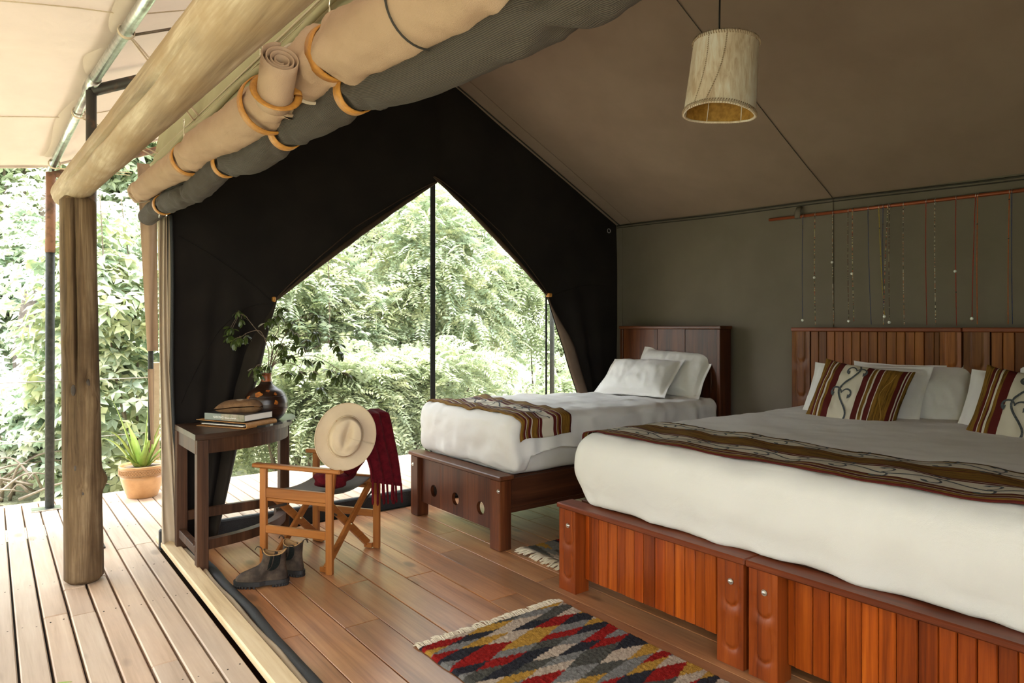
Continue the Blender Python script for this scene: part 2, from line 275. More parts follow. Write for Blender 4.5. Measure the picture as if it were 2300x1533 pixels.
# ---------------------------------------------------------------- mesh helpers
def V3(*a): return np.array(a, float)
class MB:
    def __init__(s): s.v = []; s.f = []; s.uv = []; s.pig = []; s.smooth = []
    def add(s, vs, fs, uvs=None, smooth=False, pig=None):
        o = len(s.v); s.v += [tuple(map(float, p)) for p in vs]; s.f += [tuple(i + o for i in f) for f in fs]
        s.uv += list(uvs) if uvs is not None else [(0., 0.)] * len(vs)
        s.pig += (list(pig) if isinstance(pig, list) else [pig or (1, 1, 1)] * len(vs)); s.smooth += [smooth] * len(fs); return s
    def box(s, c, d, rot=None, bev=.003):
        """chamfered box: centre, full size, optional 3x3 rotation"""
        h = [x / 2 for x in d]; bv = min(bev, min(h) * .6); vs = []; ix = {}
        for sx in (-1, 1):
            for sy in (-1, 1):
                for sz in (-1, 1):
                    for a in range(3):
                        p = [sx * (h[0] - bv), sy * (h[1] - bv), sz * (h[2] - bv)]; p[a] = (sx, sy, sz)[a] * h[a]
                        ix[(sx, sy, sz, a)] = len(vs); vs.append(p)
        fs = []
        for a in range(3):
            b_, c_ = (a + 1) % 3, (a + 2) % 3
            for sg in (-1, 1):
                q = []
                for (u, v) in ((-1, -1), (1, -1), (1, 1), (-1, 1)):
                    k = [0, 0, 0]; k[a] = sg; k[b_] = u; k[c_] = v; q.append(ix[(*k, a)])
                fs.append(q if sg > 0 else q[::-1])
            for u in (-1, 1):           # edges parallel to a
                for v in (-1, 1):
                    def g(sa, ax):
                        k = [0, 0, 0]; k[a] = sa; k[b_] = u; k[c_] = v; return ix[(*k, ax)]
                    q = [g(-1, b_), g(1, b_), g(1, c_), g(-1, c_)]; fs.append(q if u * v > 0 else q[::-1])
        for sx in (-1, 1):
            for sy in (-1, 1):
                for sz in (-1, 1):
                    q = [ix[(sx, sy, sz, a)] for a in range(3)]; fs.append(q if sx * sy * sz > 0 else q[::-1])
        P = np.array(vs)
        if rot is not None: P = P @ np.array(rot).T
        return s.add(P + np.array(c), fs)
    def bar(s, p0, p1, w, t, up=(0, 0, 1), bev=.003):
        """rectangular bar from p0 to p1: width w (across), thickness t (along up)"""
        p0 = np.array(p0, float); p1 = np.array(p1, float); d = p1 - p0; L = np.linalg.norm(d); x = d / L
        y = np.cross(np.array(up, float), x); y /= np.linalg.norm(y); z = np.cross(x, y)
        return s.box((p0 + p1) / 2, (L, w, t), np.stack([x, y, z], 1), bev)
    def tube(s, path, rad, n=10, caps=True, smooth=True, flat=1.0, uvlen=False):
        P = np.array(path, float); k = len(P); rad = np.full(k, rad) if np.isscalar(rad) else np.array(rad, float)
        T = np.gradient(P, axis=0); T /= np.linalg.norm(T, axis=1)[:, None] + 1e-12
        a = np.array([0, 0, 1.]) if abs(T[0, 2]) < .9 else np.array([1., 0, 0])
        nrm = np.cross(a, T[0]); nrm /= np.linalg.norm(nrm); vs = []; uv = []; dist = 0
        for i in range(k):
            if i: dist += np.linalg.norm(P[i] - P[i - 1])
            nrm = nrm - T[i] * (nrm @ T[i]); nrm /= np.linalg.norm(nrm) + 1e-12; bn = np.cross(T[i], nrm)
            for j in range(n + (1 if uvlen else 0)):
                t = 2 * math.pi * j / n
                vs.append(P[i] + rad[i] * (math.cos(t) * nrm + math.sin(t) * bn * flat)); uv.append((dist, j / n))
        m_ = n + (1 if uvlen else 0); fs = []
        for i in range(k - 1):
            for j in range(n):
                j2 = j + 1 if uvlen else (j + 1) % n
                fs.append((i * m_ + j, i * m_ + j2, (i + 1) * m_ + j2, (i + 1) * m_ + j))
        if caps: fs += [tuple(range(n))[::-1], tuple((k - 1) * m_ + j for j in range(n))]
        return s.add(vs, fs, uv, smooth)
    def lathe(s, prof, n=32, c=(0, 0, 0), smooth=True, fn=None):
        vs = []; fs = []
        for (r, z) in prof:
            for j in range(n):
                t = 2 * math.pi * j / n; p = (r * math.cos(t), r * math.sin(t), z)
                if fn: p = fn(*p)
                vs.append((p[0] + c[0], p[1] + c[1], p[2] + c[2]))
        k = len(prof)
        for i in range(k - 1):
            for j in range(n): fs.append((i * n + j, i * n + (j + 1) % n, (i + 1) * n + (j + 1) % n, (i + 1) * n + j))
        fs += [tuple(range(n))[::-1], tuple((k - 1) * n + j for j in range(n))]
        return s.add(vs, fs, None, smooth)
    def grid(s, nu, nv, fn, smooth=True, thick=0, uvf=None, pig=None):
        U = [(i / nu, j / nv) for i in range(nu + 1) for j in range(nv + 1)]
        P = np.array([fn(u, v) for u, v in U], float); w_ = nv + 1
        fs = [(i * w_ + j, (i + 1) * w_ + j, (i + 1) * w_ + j + 1, i * w_ + j + 1) for i in range(nu) for j in range(nv)]
        uv = [uvf(u, v) if uvf else (u, v) for u, v in U]
        pg = [pig(u, v) for u, v in U] if pig else None
        if thick:
            G = P.reshape(nu + 1, nv + 1, 3); du = np.gradient(G, axis=0); dv = np.gradient(G, axis=1); nn = np.cross(du, dv)
            nn /= np.linalg.norm(nn, axis=2)[:, :, None] + 1e-12; Q = (G - nn * thick).reshape(-1, 3); o = len(P)
            P = np.vstack([P, Q]); uv = uv + uv; pg = pg + pg if pg else None
            fs += [tuple(i + o for i in f[::-1]) for f in fs]
            edge = [i * w_ for i in range(nu + 1)], [i * w_ + nv for i in range(nu + 1)], list(range(nv + 1)), [nu * w_ + j for j in range(nv + 1)]
            for k, e in enumerate(edge):
                for a, b_ in zip(e[:-1], e[1:]):
                    q = (a, b_, b_ + o, a + o); fs.append(q if k in (1, 2) else q[::-1])
        return s.add(P, fs, uv, smooth, pg)
    def prism(s, poly, z0, z1, smooth=False):
        """closed 2-D outline (counter-clockwise) extruded in z"""
        n = len(poly); vs = [(x, y, z0) for x, y in poly] + [(x, y, z1) for x, y in poly]
        fs = [tuple(range(n))[::-1], tuple(range(n, 2 * n))] + [(i, (i + 1) % n, n + (i + 1) % n, n + i) for i in range(n)]
        return s.add(vs, fs)
    def xf(s, mtx):
        A = np.array(mtx)[:3]; P = np.array(s.v); s.v = [tuple(p) for p in P @ A[:, :3].T + A[:, 3]]; return s
ORG = {}
def tag(o, label=None, cat=None, group=None, kind=None):
    if label: o['label'] = label
    if cat: o['category'] = cat
    if group: o['group'] = group
    if kind: o['kind'] = kind
    return o
def link(name, me, parent=None, loc=(0, 0, 0)):
    o = bpy.data.objects.new(name, me); col.objects.link(o)
    if parent is not None: o.parent = parent; ORG[o.name] = ORG.get(parent.name, V3(0, 0, 0))
    else: o.location = loc; ORG[o.name] = V3(*loc)
    return o
def mesh_of(mb, name, m, org=(0, 0, 0)):
    me = bpy.data.meshes.new(name); P = np.array(mb.v) - np.array(org)
    me.from_pydata([tuple(p) for p in P], [], mb.f)
    me.polygons.foreach_set('use_smooth', mb.smooth)
    if any(u != (0., 0.) for u in mb.uv):
        ul = me.uv_layers.new(name='UVMap'); li = np.zeros(len(me.loops), int); me.loops.foreach_get('vertex_index', li)
        ul.data.foreach_set('uv', np.array(mb.uv, float)[li].ravel())
    if any(p != (1, 1, 1) for p in mb.pig):
        ca = me.color_attributes.new('pigment', 'FLOAT_COLOR', 'POINT')
        ca.data.foreach_set('color', np.hstack([np.array(mb.pig, float), np.ones((len(mb.v), 1))]).ravel())
    me.materials.append(m); me.update(); return me
def obj(name, mb, m, parent=None, label=None, cat=None, group=None, kind=None):
    """one mesh object; world coordinates in mb, its origin at the base of the thing (or its parent's origin)"""
    m = M[m] if isinstance(m, str) else m
    if parent is not None: org = ORG.get(parent.name, V3(0, 0, 0))
    else:
        P = np.array(mb.v); org = V3(*((P.min(0) + P.max(0)) / 2)); org[2] = P[:, 2].min()
    o = link(name, mesh_of(mb, name, m, org), parent, tuple(org))
    return tag(o, label, cat, group, kind)
def thing(name, label, cat, loc, group=None, kind=None):
    o = bpy.data.objects.new(name, None); col.objects.link(o); o.location = loc; o.empty_display_size = .1; ORG[o.name] = V3(*loc)
    return tag(o, label, cat, group, kind)
def dup(root, dloc, label=None, group=None, rotz=None):
    def rec(o, par):
        c = o.copy(); col.objects.link(c); ORG[c.name] = ORG.get(o.name, V3(0, 0, 0))
        if par is not None: c.parent = par
        for ch in list(o.children): rec(ch, c)
        return c
    r_ = rec(root, None); r_.location = Vector(root.location) + Vector(dloc); ORG[r_.name] = V3(*r_.location)
    if label: r_['label'] = label
    if group: r_['group'] = group
    return r_
def nz(p, sc_=1.0, seed=0): return noise.noise(Vector((p[0] * sc_ + seed * 17.3, p[1] * sc_ + seed * 5.1, p[2] * sc_ - seed * 9.7)))
def catmull(pts, k=12):
    P = [np.array(p, float) for p in pts]; P = [2 * P[0] - P[1]] + P + [2 * P[-1] - P[-2]]; out = []
    for i in range(1, len(P) - 2):
        for j in range(k):
            t = j / k; a, b_, c, d = P[i - 1], P[i], P[i + 1], P[i + 2]
            out.append(.5 * ((2 * b_) + (-a + c) * t + (2 * a - 5 * b_ + 4 * c - d) * t * t + (-a + 3 * b_ - 3 * c + d) * t ** 3))
    out.append(P[-2]); return np.array(out)
def ease(x): x = max(0., min(1., x)); return x * x * (3 - 2 * x)
# ================================================================ STRUCTURE
W, G, RX, RZ, EZ = 4.92, 4.70, 2.88, 3.42, 2.38      # back wall x, far gable y, ridge x / z, eave z
FX = .87
def eave(y): return 2.38 - .026 * (4.70 - y)
# ground outside, half a metre below the deck
o = obj('ground', MB().grid(40, 40, lambda u, v: (-40 + 80 * u, -12 + 70 * v, -.55 + .12 * nz((-40 + 80 * u, -12 + 70 * v, 0), .35))), 'ground', kind='structure')
# interior floor: sub-floor and single boards
fl = obj('floor', MB().box((2.93, 1.83, -.075), (4.02, 5.7, .05), bev=.001), 'darkrail', kind='structure')
xs = [.955] + [1.118 + .1772 * i for i in range(-0, 22)] + [4.94]
rng = random.Random(3)
for a, b in zip(xs[:-1], xs[1:]):
    if b - a < .03: continue
    y = -1.0; first = True
    while y < 4.66:
        L = rng.uniform(1.0, 2.6) if not first else rng.uniform(.6, 2.4); first = False; y2 = min(4.66, y + L)
        if 4.66 - y2 < .5: y2 = 4.66
        dz = rng.uniform(-.0012, .0012)
        obj('plank', MB().box(((a + b) / 2, (y + y2) / 2, -.025 + dz), (b - a - rng.uniform(.004, .0075), y2 - y - .003, .05), bev=.0015), 'floor', fl); y = y2
# deck outside: front verandah and the strip beyond the gable
dk = obj('deck', MB().box((.6, 2.8, -.30), (3.2, 7.5, .06)).box((3.9, 5.7, -.30), (5.6, 1.7, .06)), 'darkrail', kind='structure')
x = .845; i = 0; nail = MB()
edges = [.845 - .1072 * k for k in range(0, 20)]
joints = {0: [4.9], 1: [4.86], 3: [4.40], 4: [3.87, 4.28], 5: [3.93]}
for k in range(19):
    b_, a_ = edges[k], edges[k + 1]; y = -1.0; cuts = sorted(joints.get(k, [])) + [6.56]
    if k not in joints: cuts = [rng.choice([1.2, 2.4, 3.1]), 6.56]
    for y2 in cuts:
        if y2 - y < .05: continue
        dz = rng.uniform(-.0015, .0015); g = rng.uniform(.007, .013)
        yy0, yy1 = y, y2
        obj('plank', MB().box(((a_ + b_) / 2, (yy0 + yy1) / 2, -.02 + dz), (b_ - a_ - g, yy1 - yy0 - .004, .04), bev=.005), 'deck', dk); y = y2
    for jy in (.9, 1.9, 2.9, 3.84, 4.45, 5.4, 6.2):
        for q in (.028, .080):
            nail.lathe([(.0035, -.004), (.0035, .0012)], 6, (a_ + q, jy + rng.uniform(-.02, .02), 0))
obj('nail_heads', nail, 'darkbark', dk, kind='stuff')
for k in range(46):
    a_ = .845 + .1072 * k; y0 = 4.79
    obj('plank', MB().box((a_ + .0536, (y0 + 6.56) / 2, -.02 + rng.uniform(-.001, .001)), (.1072 - rng.uniform(.006, .010), 6.56 - y0, .04), bev=.004), 'deck', dk)
obj('edge_beam', MB().box((2.4, 6.60, -.10), (8.0, .06, .18)), 'deck', dk)
for bx in (-.6, .8, 2.2, 3.6, 5.0):
    obj('pile', MB().box((bx, 6.4, -.45), (.12, .12, .26)), 'darkrail', dk)
# threshold batten, canvas hem and zip lying on the floor along the open front
mb = MB().box((.900, 2.18, .018), (.088, 5.44, .036), bev=.006)
obj('trim_1', mb, 'batten', kind='structure', label='pale raw timber threshold batten between deck and tent floor')
def hem_fn(x0, w_, z0, amp, sd):
    def f(u, v):
        y = -.9 + 5.6 * u; xx = x0 + w_ * v + amp * nz((0, y, sd), 2.2) + .004 * math.sin(9 * y + sd)
        return (xx, y, z0 + .016 * math.sin(math.pi * v) + .004 * nz((v * 3, y * 6, sd)))
    return f
t2 = obj('trim_2', MB().grid(120, 5, hem_fn(.952, .030, .003, .005, 1), thick=.002), 'tancream', kind='structure')
obj('zip_band', MB().grid(120, 6, hem_fn(.980, .050, .003, .010, 2), thick=.003), 'zip', t2)
# back canvas wall
wl = obj('wall_back', MB().grid(60, 30, lambda u, v: (W + .006 * nz((u * 8, v * 3, 0), 1.3), -1.0 + 5.9 * u, (eave(-1.0 + 5.9 * u) + .05) * v)), 'canvas', kind='structure')
pth = [(W - .012, y, eave(y) - .006 + .004 * math.sin(y * 3.1)) for y in np.linspace(-1, 4.70, 40)]
obj('eave_piping', MB().tube(pth, .006, 6).tube([(p[0] - .004, p[1], p[2] - .022) for p in pth], .0035, 6), 'pipe_edge', wl)
obj('wall_seam', MB().box((W - .006, 2.545, 1.18), (.004, .010, 2.30)).box((W - .006, 4.64, 1.18), (.004, .006, 2.34)), 'canvas', wl)
# roof slopes
def roofpt(side, u, v):
    y = -1.0 + 5.9 * u; xe = W + .015 if side > 0 else FX - .02
    z = eave(y) + (RZ - eave(y)) * v; xx = xe + (RX - xe) * v
    sag = .012 * math.sin(math.pi * v) * (.5 + .5 * math.sin(u * 12.0)) + .008 * nz((u * 6, v * 5, side), 1)
    return (xx, y, z - sag * min(1, v * 6, (1 - v) * 8) * min(1, abs(4.72 - y) * 3))
ce = obj('ceiling', MB().grid(60, 30, lambda u, v: roofpt(1, u, v)).grid(60, 30, lambda u, v: roofpt(-1, u, v)), 'roofcanvas', kind='structure')
def seam_path(y, n=30): return [tuple(np.array(roofpt(1, (y + 1) / 5.9, t)) + V3(-.002, 0, -.004)) for t in np.linspace(0, 1, n)]
obj('roof_seam', MB().tube(seam_path(2.545), .0024, 5), 'pipe_edge', ce)
obj('roof_seam', MB().tube(seam_path(4.52), .002, 5), 'roofcanvas', ce)
obj('roof_seam', MB().tube([tuple(np.array(p) + V3(0, 0, -.004)) for p in seam_path(4.675)], .006, 5), 'pipe_edge', ce)
# near gable (behind the viewer, closes the tent)
obj('wall_near', MB().grid(1, 1, lambda u, v: (FX + (W - FX) * u, -1.0, 2.3 * v)).add([(FX, -1, 2.3), (W, -1, 2.3), (RX, -1, RZ)], [(0, 1, 2)]), 'blackcloth', kind='structure')

# far gable: two curtains drawn back from a mosquito-net opening
def lerp_path(pts, t):
    f = t * (len(pts) - 1); i = min(int(f), len(pts) - 2); return np.array(pts[i], float) + (np.array(pts[i + 1], float) - np.array(pts[i], float)) * (f - i)
def sag_line(p, q, n, sag):
    p = np.array(p, float); q = np.array(q, float); d = q - p; nrm = V3(-d[1], d[0]); nrm /= np.linalg.norm(nrm)
    return [p + d * t + nrm * sag * 4 * t * (1 - t) for t in np.linspace(0, 1, n)]
wg = obj('wall_far', MB().box((2.9, 4.755, .045), (4.1, .05, .13), bev=.01), 'zip', kind='structure', label=None)
def curtain(outer, inner, tie_t, sgn):
    def f(u, v):                                  # u along the edge from the ridge to the floor, v from outer to inner edge
        o_, i_ = lerp_path(outer, u), lerp_path(inner, u); p = o_ + (i_ - o_) * v
        d = abs(u - tie_t); k = math.exp(-(d / .30) ** 2)
        ang = u * 60 + 3 * nz((u * 4, v * 2, sgn))
        y = G + .012 - .05 * k * v * (1 - .5 * v) + .018 * math.sin(ang) * v * (1 - v) * (1 if u > tie_t else .4) + .015 * nz((p[0], p[1], sgn), 1.7)
        if u > tie_t: y += .035 * math.sin(v * 16 + 2 * nz((u * 2, v, 3))) * ease((v - .15) / .5) * min(1, (u - tie_t) * 5)
        return (p[0], y + (.006 if sgn > 0 else 0), p[1])
    return f
LO = [(2.93, 3.43), (2.3, 3.16), (1.6, 2.79), (.95, 2.44), (.885, 2.30), (.89, 1.70), (.90, 1.1), (.925, .6), (.95, .02)]
LI = sag_line((2.850, 2.545), (1.563, 1.572), 5, -.025) + [V3(1.50, 1.36), V3(1.44, 1.08), V3(1.31, .62), V3(1.18, .03)]
RO = [(2.83, 3.44), (3.3, 3.24), (3.9, 2.92), (4.6, 2.57), (4.925, 2.39), (4.925, 1.7), (4.925, 1.2), (4.925, .6), (4.925, .02)]
RI = sag_line((2.822, 2.585), (3.985, 1.672), 5, .03) + [V3(4.09, 1.38), V3(4.22, 1.07), V3(4.39, .70), V3(4.46, .03)]
for (O_, I_, sg) in ((LO, LI, -1), (RO, RI, 1)):
    fn = curtain(O_, I_, .5, sg)
    cu = obj('curtain', MB().grid(120, 40, fn), 'blackcloth', wg)
    for (ua, va, ub, vb) in (((.56, .10, .52, .96), (.80, .12, .54, .94)) if sg < 0 else ((.60, .15, .52, .95),)):
        obj('seam', MB().tube([tuple(np.array(fn(ua + (ub - ua) * t, va + (vb - va) * t)) + V3(0, -.004, 0)) for t in np.linspace(0, 1, 30)], .0032, 5), 'blackcloth', cu)
    up = [tuple(np.array(fn(u, 1.0)) + V3(0, -.006, 0)) for u in np.linspace(.0, .5, 50)]
    obj('rolled_hem', MB().tube(up, [.008 + .012 * math.sin(math.pi * i / 49) + .004 * nz((i * .3, sg, 0)) for i in range(50)], 8).tube([(p[0] + sg * .045 * (1 - abs(i / 25 - 1)) ** .6, p[1] - .012, p[2] + .045 * (1 - abs(i / 25 - 1)) ** .6) for i, p in enumerate(up)], .004, 5), 'hem', cu)
    fold = obj('hanging_fold', MB().grid(40, 10, lambda u, v: tuple(np.array(fn(.5 + .5 * u, 1.0)) + V3(sg * (.012 + ((.15 if sg > 0 else .05) + .05 * math.sin(u * 3)) * ease(u * 2.4)) * v, -.012 - .05 * math.sin(math.pi * (v * 1.5)) * ease(u * 3), 0)), thick=.003), 'mauve' if sg > 0 else 'darkfold', cu)
    tx, tz = (1.563, 1.572) if sg < 0 else (3.985, 1.672)
    obj('tie_strap', MB().box((tx + sg * .022, G - .02, tz), (.045 if sg > 0 else .02, .05, .035), bev=.008).tube(catmull([(tx, G - .01, tz + .015), (tx + sg * .03, G + .01, tz + .01), (tx + sg * .05, G + .03, tz + .02)]), .005, 6), 'leather', cu)
# window: mosquito net, zip mullion and side tapes
wi = obj('window_1', MB().grid(20, 14, lambda u, v: (.95 + 3.9 * u, G + .065, .05 + 2.60 * v)), 'net', kind='structure', label='mosquito net window filling the open gable')
obj('zip_mullion', MB().box((2.832, G + .042, 1.72), (.045, .014, 3.3), bev=.004), 'zip', wi)
obj('side_seam', MB().box((4.035, G + .052, .9), (.020, .008, 1.6), bev=.002), 'zip', wi)
obj('hanging_ring', MB().tube([(4.74 + .02 * math.cos(t), G - .05, 2.31 + .02 * math.sin(t)) for t in np.linspace(0, 6.28, 16)], .003, 6), 'chrome', wg)

# front wall strip under the eave (behind the rolls) and the corner flap
wf = obj('wall_front', MB().grid(90, 8, lambda u, v: ((lambda y: (.905 - .0385 * (y - .8) + (FX - .02 - .905 + .0385 * (y - .8)) * v + .004 * nz((y * 3, v, 0)), y, 2.19 + (2.64 - 2.19) * v))(-1.0 + 5.68 * u))), 'olive', kind='structure')
obj('net_drop', MB().grid(90, 6, lambda u, v: ((lambda y: (.975 - .046 * (y - .8) - .05 * (1 - v) * 0 - .055 * v, y, 2.10 + .20 * v + .004 * nz((y * 4, v, 1))))(-1.0 + 5.66 * u)), uvf=lambda u, v: (u * 5.7, v * .5)), 'ribbed', wf)
sp = [(.858 - .012 * (y - .8), y, 2.43) for y in np.linspace(-1, 4.66, 30)]
obj('seam_cord', MB().tube(sp, .004, 5).tube([(p[0], p[1], p[2] - .02) for p in sp], .002, 5), 'tancream', wf)
obj('eave_fold', MB().tube([(FX - .022 - .012 * (y - .8), y, 2.375 + .01 * math.sin(y * 7)) for y in np.linspace(-1, 4.72, 60)], .012, 8), 'olive', wf)
def flapfn(u, v):
    z = 2.06 * (1 - u) + .02; xx = .830 + .028 * u * u + (.070 + .022 * u) * v + .010 * math.sin(v * 9 + u * 3) * (.3 + u)
    return (xx, 4.705 - .022 * math.sin(v * 14 + 1.5 * math.sin(u * 4)) - .02 * u * v, z)
obj('corner_flap', MB().grid(50, 24, flapfn, thick=.003), 'tancream', wf)
obj('corner_zip', MB().tube([(.902 + .048 * t * t + .006 * math.sin(t * 9), 4.672, 2.06 * (1 - t) + .02) for t in np.linspace(0, 1, 40)], .011, 6), 'zip', wf)

# verandah fly: canvas stretched over the pipe, sloping up to the tent ridge and out to the side
PK = [(-1.2, .735, 2.90), (.5, .69, 2.90), (2.0, .635, 2.90), (3.5, .575, 2.905), (5.0, .51, 2.935), (6.3, .375, 2.615)]
def pk(y):
    for a, b in zip(PK[:-1], PK[1:]):
        if y <= b[0] or b is PK[-1]:
            t = (y - a[0]) / (b[0] - a[0]); return a[1] + (b[1] - a[1]) * t, a[2] + (b[2] - a[2]) * t
def flyfn(u, v):
    y = -1.2 + 7.62 * u; px_, pz_ = pk(y)
    if v < .4: t = 1 - v / .4; xx = px_ - 3.9 * t; z = pz_ - (.13 + .07 * t) * 3.9 * t  # outer side extended out of view to keep skylight off the interior
    else: t = (v - .4) / .6; xx = px_ + (RX + .1 - px_) * t; z = pz_ + .46 * (RX + .1 - px_) * t
    wr_ = .016 * math.sin(y * 7 + 2.2 * nz((xx, y, 0), .8)) * math.exp(-abs(v - .38) * 9) + .02 * nz((xx * 1.4, y * 3, 3))
    return (xx, y, z + .035 + wr_ - .03 * math.sin(math.pi * ((y + 1.2) % 1.9) / 1.9) * min(1, abs(v - .4) * 6))
fy = obj('ceiling_verandah', MB().grid(160, 60, flyfn, thick=.004), 'fly', kind='structure', label='cream canvas fly sheet over the verandah')
for yy in (2.2, 3.9, 5.6):
    obj('fly_seam', MB().tube([tuple(np.array(flyfn((yy + 1.2) / 7.62, v)) + V3(0, 0, -.006)) for v in np.linspace(.02, .98, 60)], .0035, 5), 'webbing', fy)
obj('fly_edge', MB().tube([tuple(np.array(flyfn(1.0, v)) + V3(0, 0, -.004)) for v in np.linspace(0, 1, 60)], .012, 6), 'fly', fy)
obj('pipe_sleeve', MB().grid(60, 6, lambda u, v: (pk(-1 + 7.2 * u)[0] - .10 * v + .01, -1 + 7.2 * u, pk(-1 + 7.2 * u)[1] + .034 - .020 * math.sin(math.pi * v) + .012 * v)), 'fly', fy)
for (ax, ay) in ((.78, 3.9), (.70, 4.9)):
    a0 = V3(*flyfn((ay + 1.2) / 7.62, .5)) + V3(0, 0, -.03)
    obj('toggle', MB().tube([a0 + V3(-.07, 0, 0), a0 + V3(0, 0, -.006), a0 + V3(.06, .01, 0)], [.012, .016, .012], 8).tube([a0 + V3(-.01, -.03, -.03), a0 + V3(0, .03, -.035)], .014, 8), 'webbing', fy)
# far half of the fly on the other side of the ridge
obj('ridge_fly', MB().grid(20, 12, lambda u, v: (RX + .1 + 2.6 * v, -1.2 + 7.62 * u, pk(2)[1] + .46 * (RX + .1 - pk(2)[0]) - 1.2 * v + .03)), 'fly', fy)
# ================================================================ LOGS, STEEL FRAME, ROLLED CANVAS
def log_mesh(p0, p1, r0, r1, sd, knots=(), crack=None, nr=90, ns=200):
    p0 = V3(*p0); p1 = V3(*p1); d = p1 - p0; L = np.linalg.norm(d); t_ = d / L
    a = V3(0, 0, 1) if abs(t_[2]) < .9 else V3(-.6, -.8, 0); n1 = a - t_ * (a @ t_); n1 /= np.linalg.norm(n1); n2 = np.cross(t_, n1)
    mb = MB(); prof = []; vs = []; fs = []
    for i in range(nr + 1):
        u = i / nr; c = p0 + d * u; end = min(1, min(u, 1 - u) * L / .012 + .75)
        for j in range(ns):
            th = 2 * math.pi * j / ns; r_ = (r0 + (r1 - r0) * u) * end
            q = (math.cos(th) * 1.2, math.sin(th) * 1.2, u * L * 1.3)
            r_ *= 1 + .035 * nz(q, 1.6, sd) + .012 * nz(q, 6, sd) + .006 * nz((q[0] * 9, q[1] * 9, q[2]), 2, sd)
            for (ku, kt, kr, kh) in knots:
                dt = (th - kt + math.pi) % (2 * math.pi) - math.pi; dd = ((u - ku) * L / kr) ** 2 + (dt * r0 / (kr * .6)) ** 2
                r_ += kh * math.exp(-dd)
            if crack:
                dt = (th - crack[0] - .08 * nz((0, 0, u * 9), 1, sd) + math.pi) % (2 * math.pi) - math.pi
                if crack[1] < u < crack[2]: r_ -= .045 * math.exp(-(dt / .055) ** 2) * min(1, 6 * min(u - crack[1], crack[2] - u))
            vs.append(c + r_ * (math.cos(th) * n1 + math.sin(th) * n2))
    for i in range(nr):
        for j in range(ns): fs.append((i * ns + j, i * ns + (j + 1) % ns, (i + 1) * ns + (j + 1) % ns, (i + 1) * ns + j))
    fs += [tuple(range(ns))[::-1], tuple(nr * ns + j for j in range(ns))]
    return mb.add(vs, fs, None, True)
tag(obj('log_post', log_mesh((.413, 4.375, 0), (.384, 4.390, 2.09), .094, .084, 3, ((.50, .15, .030, -.020), (.53, .95, .030, -.018), (.50, .60, .07, .012), (.46, 1.4, .06, .014), (.26, 1.95, .045, .028), (.27, .75, .05, .010), (.62, -.4, .06, .010), (.33, .15, .05, -.008), (.24, .45, .03, -.010)), (.34, .45, 1.03)), 'log'),
    'upright weathered log post with a long crack standing on the deck', 'post')
for (ku, kt, a_, b2) in ((.50, .14, .012, .030), (.515, .95, .010, .026), (.30, .2, .009, .02), (.235, .62, .010, .016)):
    kz = ku * 2.09; c_ = V3(.413 + (.384 - .413) * ku, 4.382, kz); d_ = V3(-.6 * math.cos(kt) + .8 * math.sin(kt), -.8 * math.cos(kt) - .6 * math.sin(kt), 0); s_ = V3(d_[1], -d_[0], 0); r_ = .086
    obj('knot', MB().grid(14, 8, lambda u, v: c_ + d_ * (r_ + .006 * math.cos(v * math.pi / 2)) + (s_ * a_ * math.cos(u * 6.2832) + V3(0, 0, b2 * math.sin(u * 6.2832))) * math.sin(v * math.pi / 2 + 1e-3)), 'darkbark', bpy.data.objects['log_post'])
tag(obj('log_beam', log_mesh((.520, .35, 2.120), (.365, 4.78, 2.160), .088, .083, 8, ((.55, 3.6, .05, .006), (.3, 3.9, .06, .006)), (4.3, .3, .9), 130, 64), 'logbeam'),
    'thick peeled log beam running overhead along the tent front', 'beam')
# steel frame at the tent gable: post, rafter, brace
fr = thing('steel_truss', 'black welded steel truss with rafter and brace behind the log post', 'truss', (.51, 5.0, 0))
obj('post', MB().tube([(.51, 5.0, 0), (.51, 5.0, 2.86)], .030, 14), 'blacksteel', fr)
obj('base_plate', MB().box((.51, 5.0, .006), (.14, .14, .012)), 'blacksteel', fr)
obj('rafter', MB().tube([(.51, 5.0, 2.86), (1.75, 5.02, 3.47)], .034, 14), 'blacksteel', fr)
obj('brace', MB().tube([(.52, 5.0, 2.58), (.80, 5.0, 2.98)], .017, 10), 'blacksteel', fr)
# outer thin post with its own rafter
po = thing('verandah_post', 'slim rusty topped dark steel post at the far deck edge', 'post', (.372, 6.27, 0))
obj('lower_tube', MB().tube([(.368, 6.27, .01), (.372, 6.27, 1.97)], .031, 14), 'greenpost', po)
obj('upper_tube', MB().tube([(.372, 6.27, 1.95), (.376, 6.27, 2.56)], .034, 14), 'rustpost', po)
obj('foot_plate', MB().box((.345, 6.26, .006), (.19, .12, .012)), 'galv', po)
obj('rafter', MB().tube([(.38, 6.27, 2.54), (1.3, 6.30, 2.94)], .026, 10), 'rustpost', po)
st = thing('steel_stub', 'short dark steel stub standing on the log beam near the top edge', 'post', (.475, 1.93, 2.20))
obj('tube', MB().tube([(.475, 1.93, 2.195), (.475, 1.93, 2.88)], .020, 12), 'blacksteel', st)
obj('end_plate', MB().box((.475, 1.93, 2.21), (.07, .07, .01)), 'blacksteel', st)
gp = thing('roof_pipe', 'shiny galvanised roof pipe with a coupling under the verandah canvas', 'pipe', (.6, 3.0, 2.88))
obj('pipe', MB().tube([(.735, -1.2, 2.875), (.575, 3.5, 2.88), (.512, 4.95, 2.905)], .030, 16), 'galv', gp)
obj('pipe', MB().tube([(.512, 4.95, 2.905), (.376, 6.33, 2.585)], .027, 16), 'galv', gp)
obj('coupling', MB().tube([(.516, 4.86, 2.900), (.512, 4.97, 2.905), (.500, 5.06, 2.88)], .036, 16), 'galv', gp)
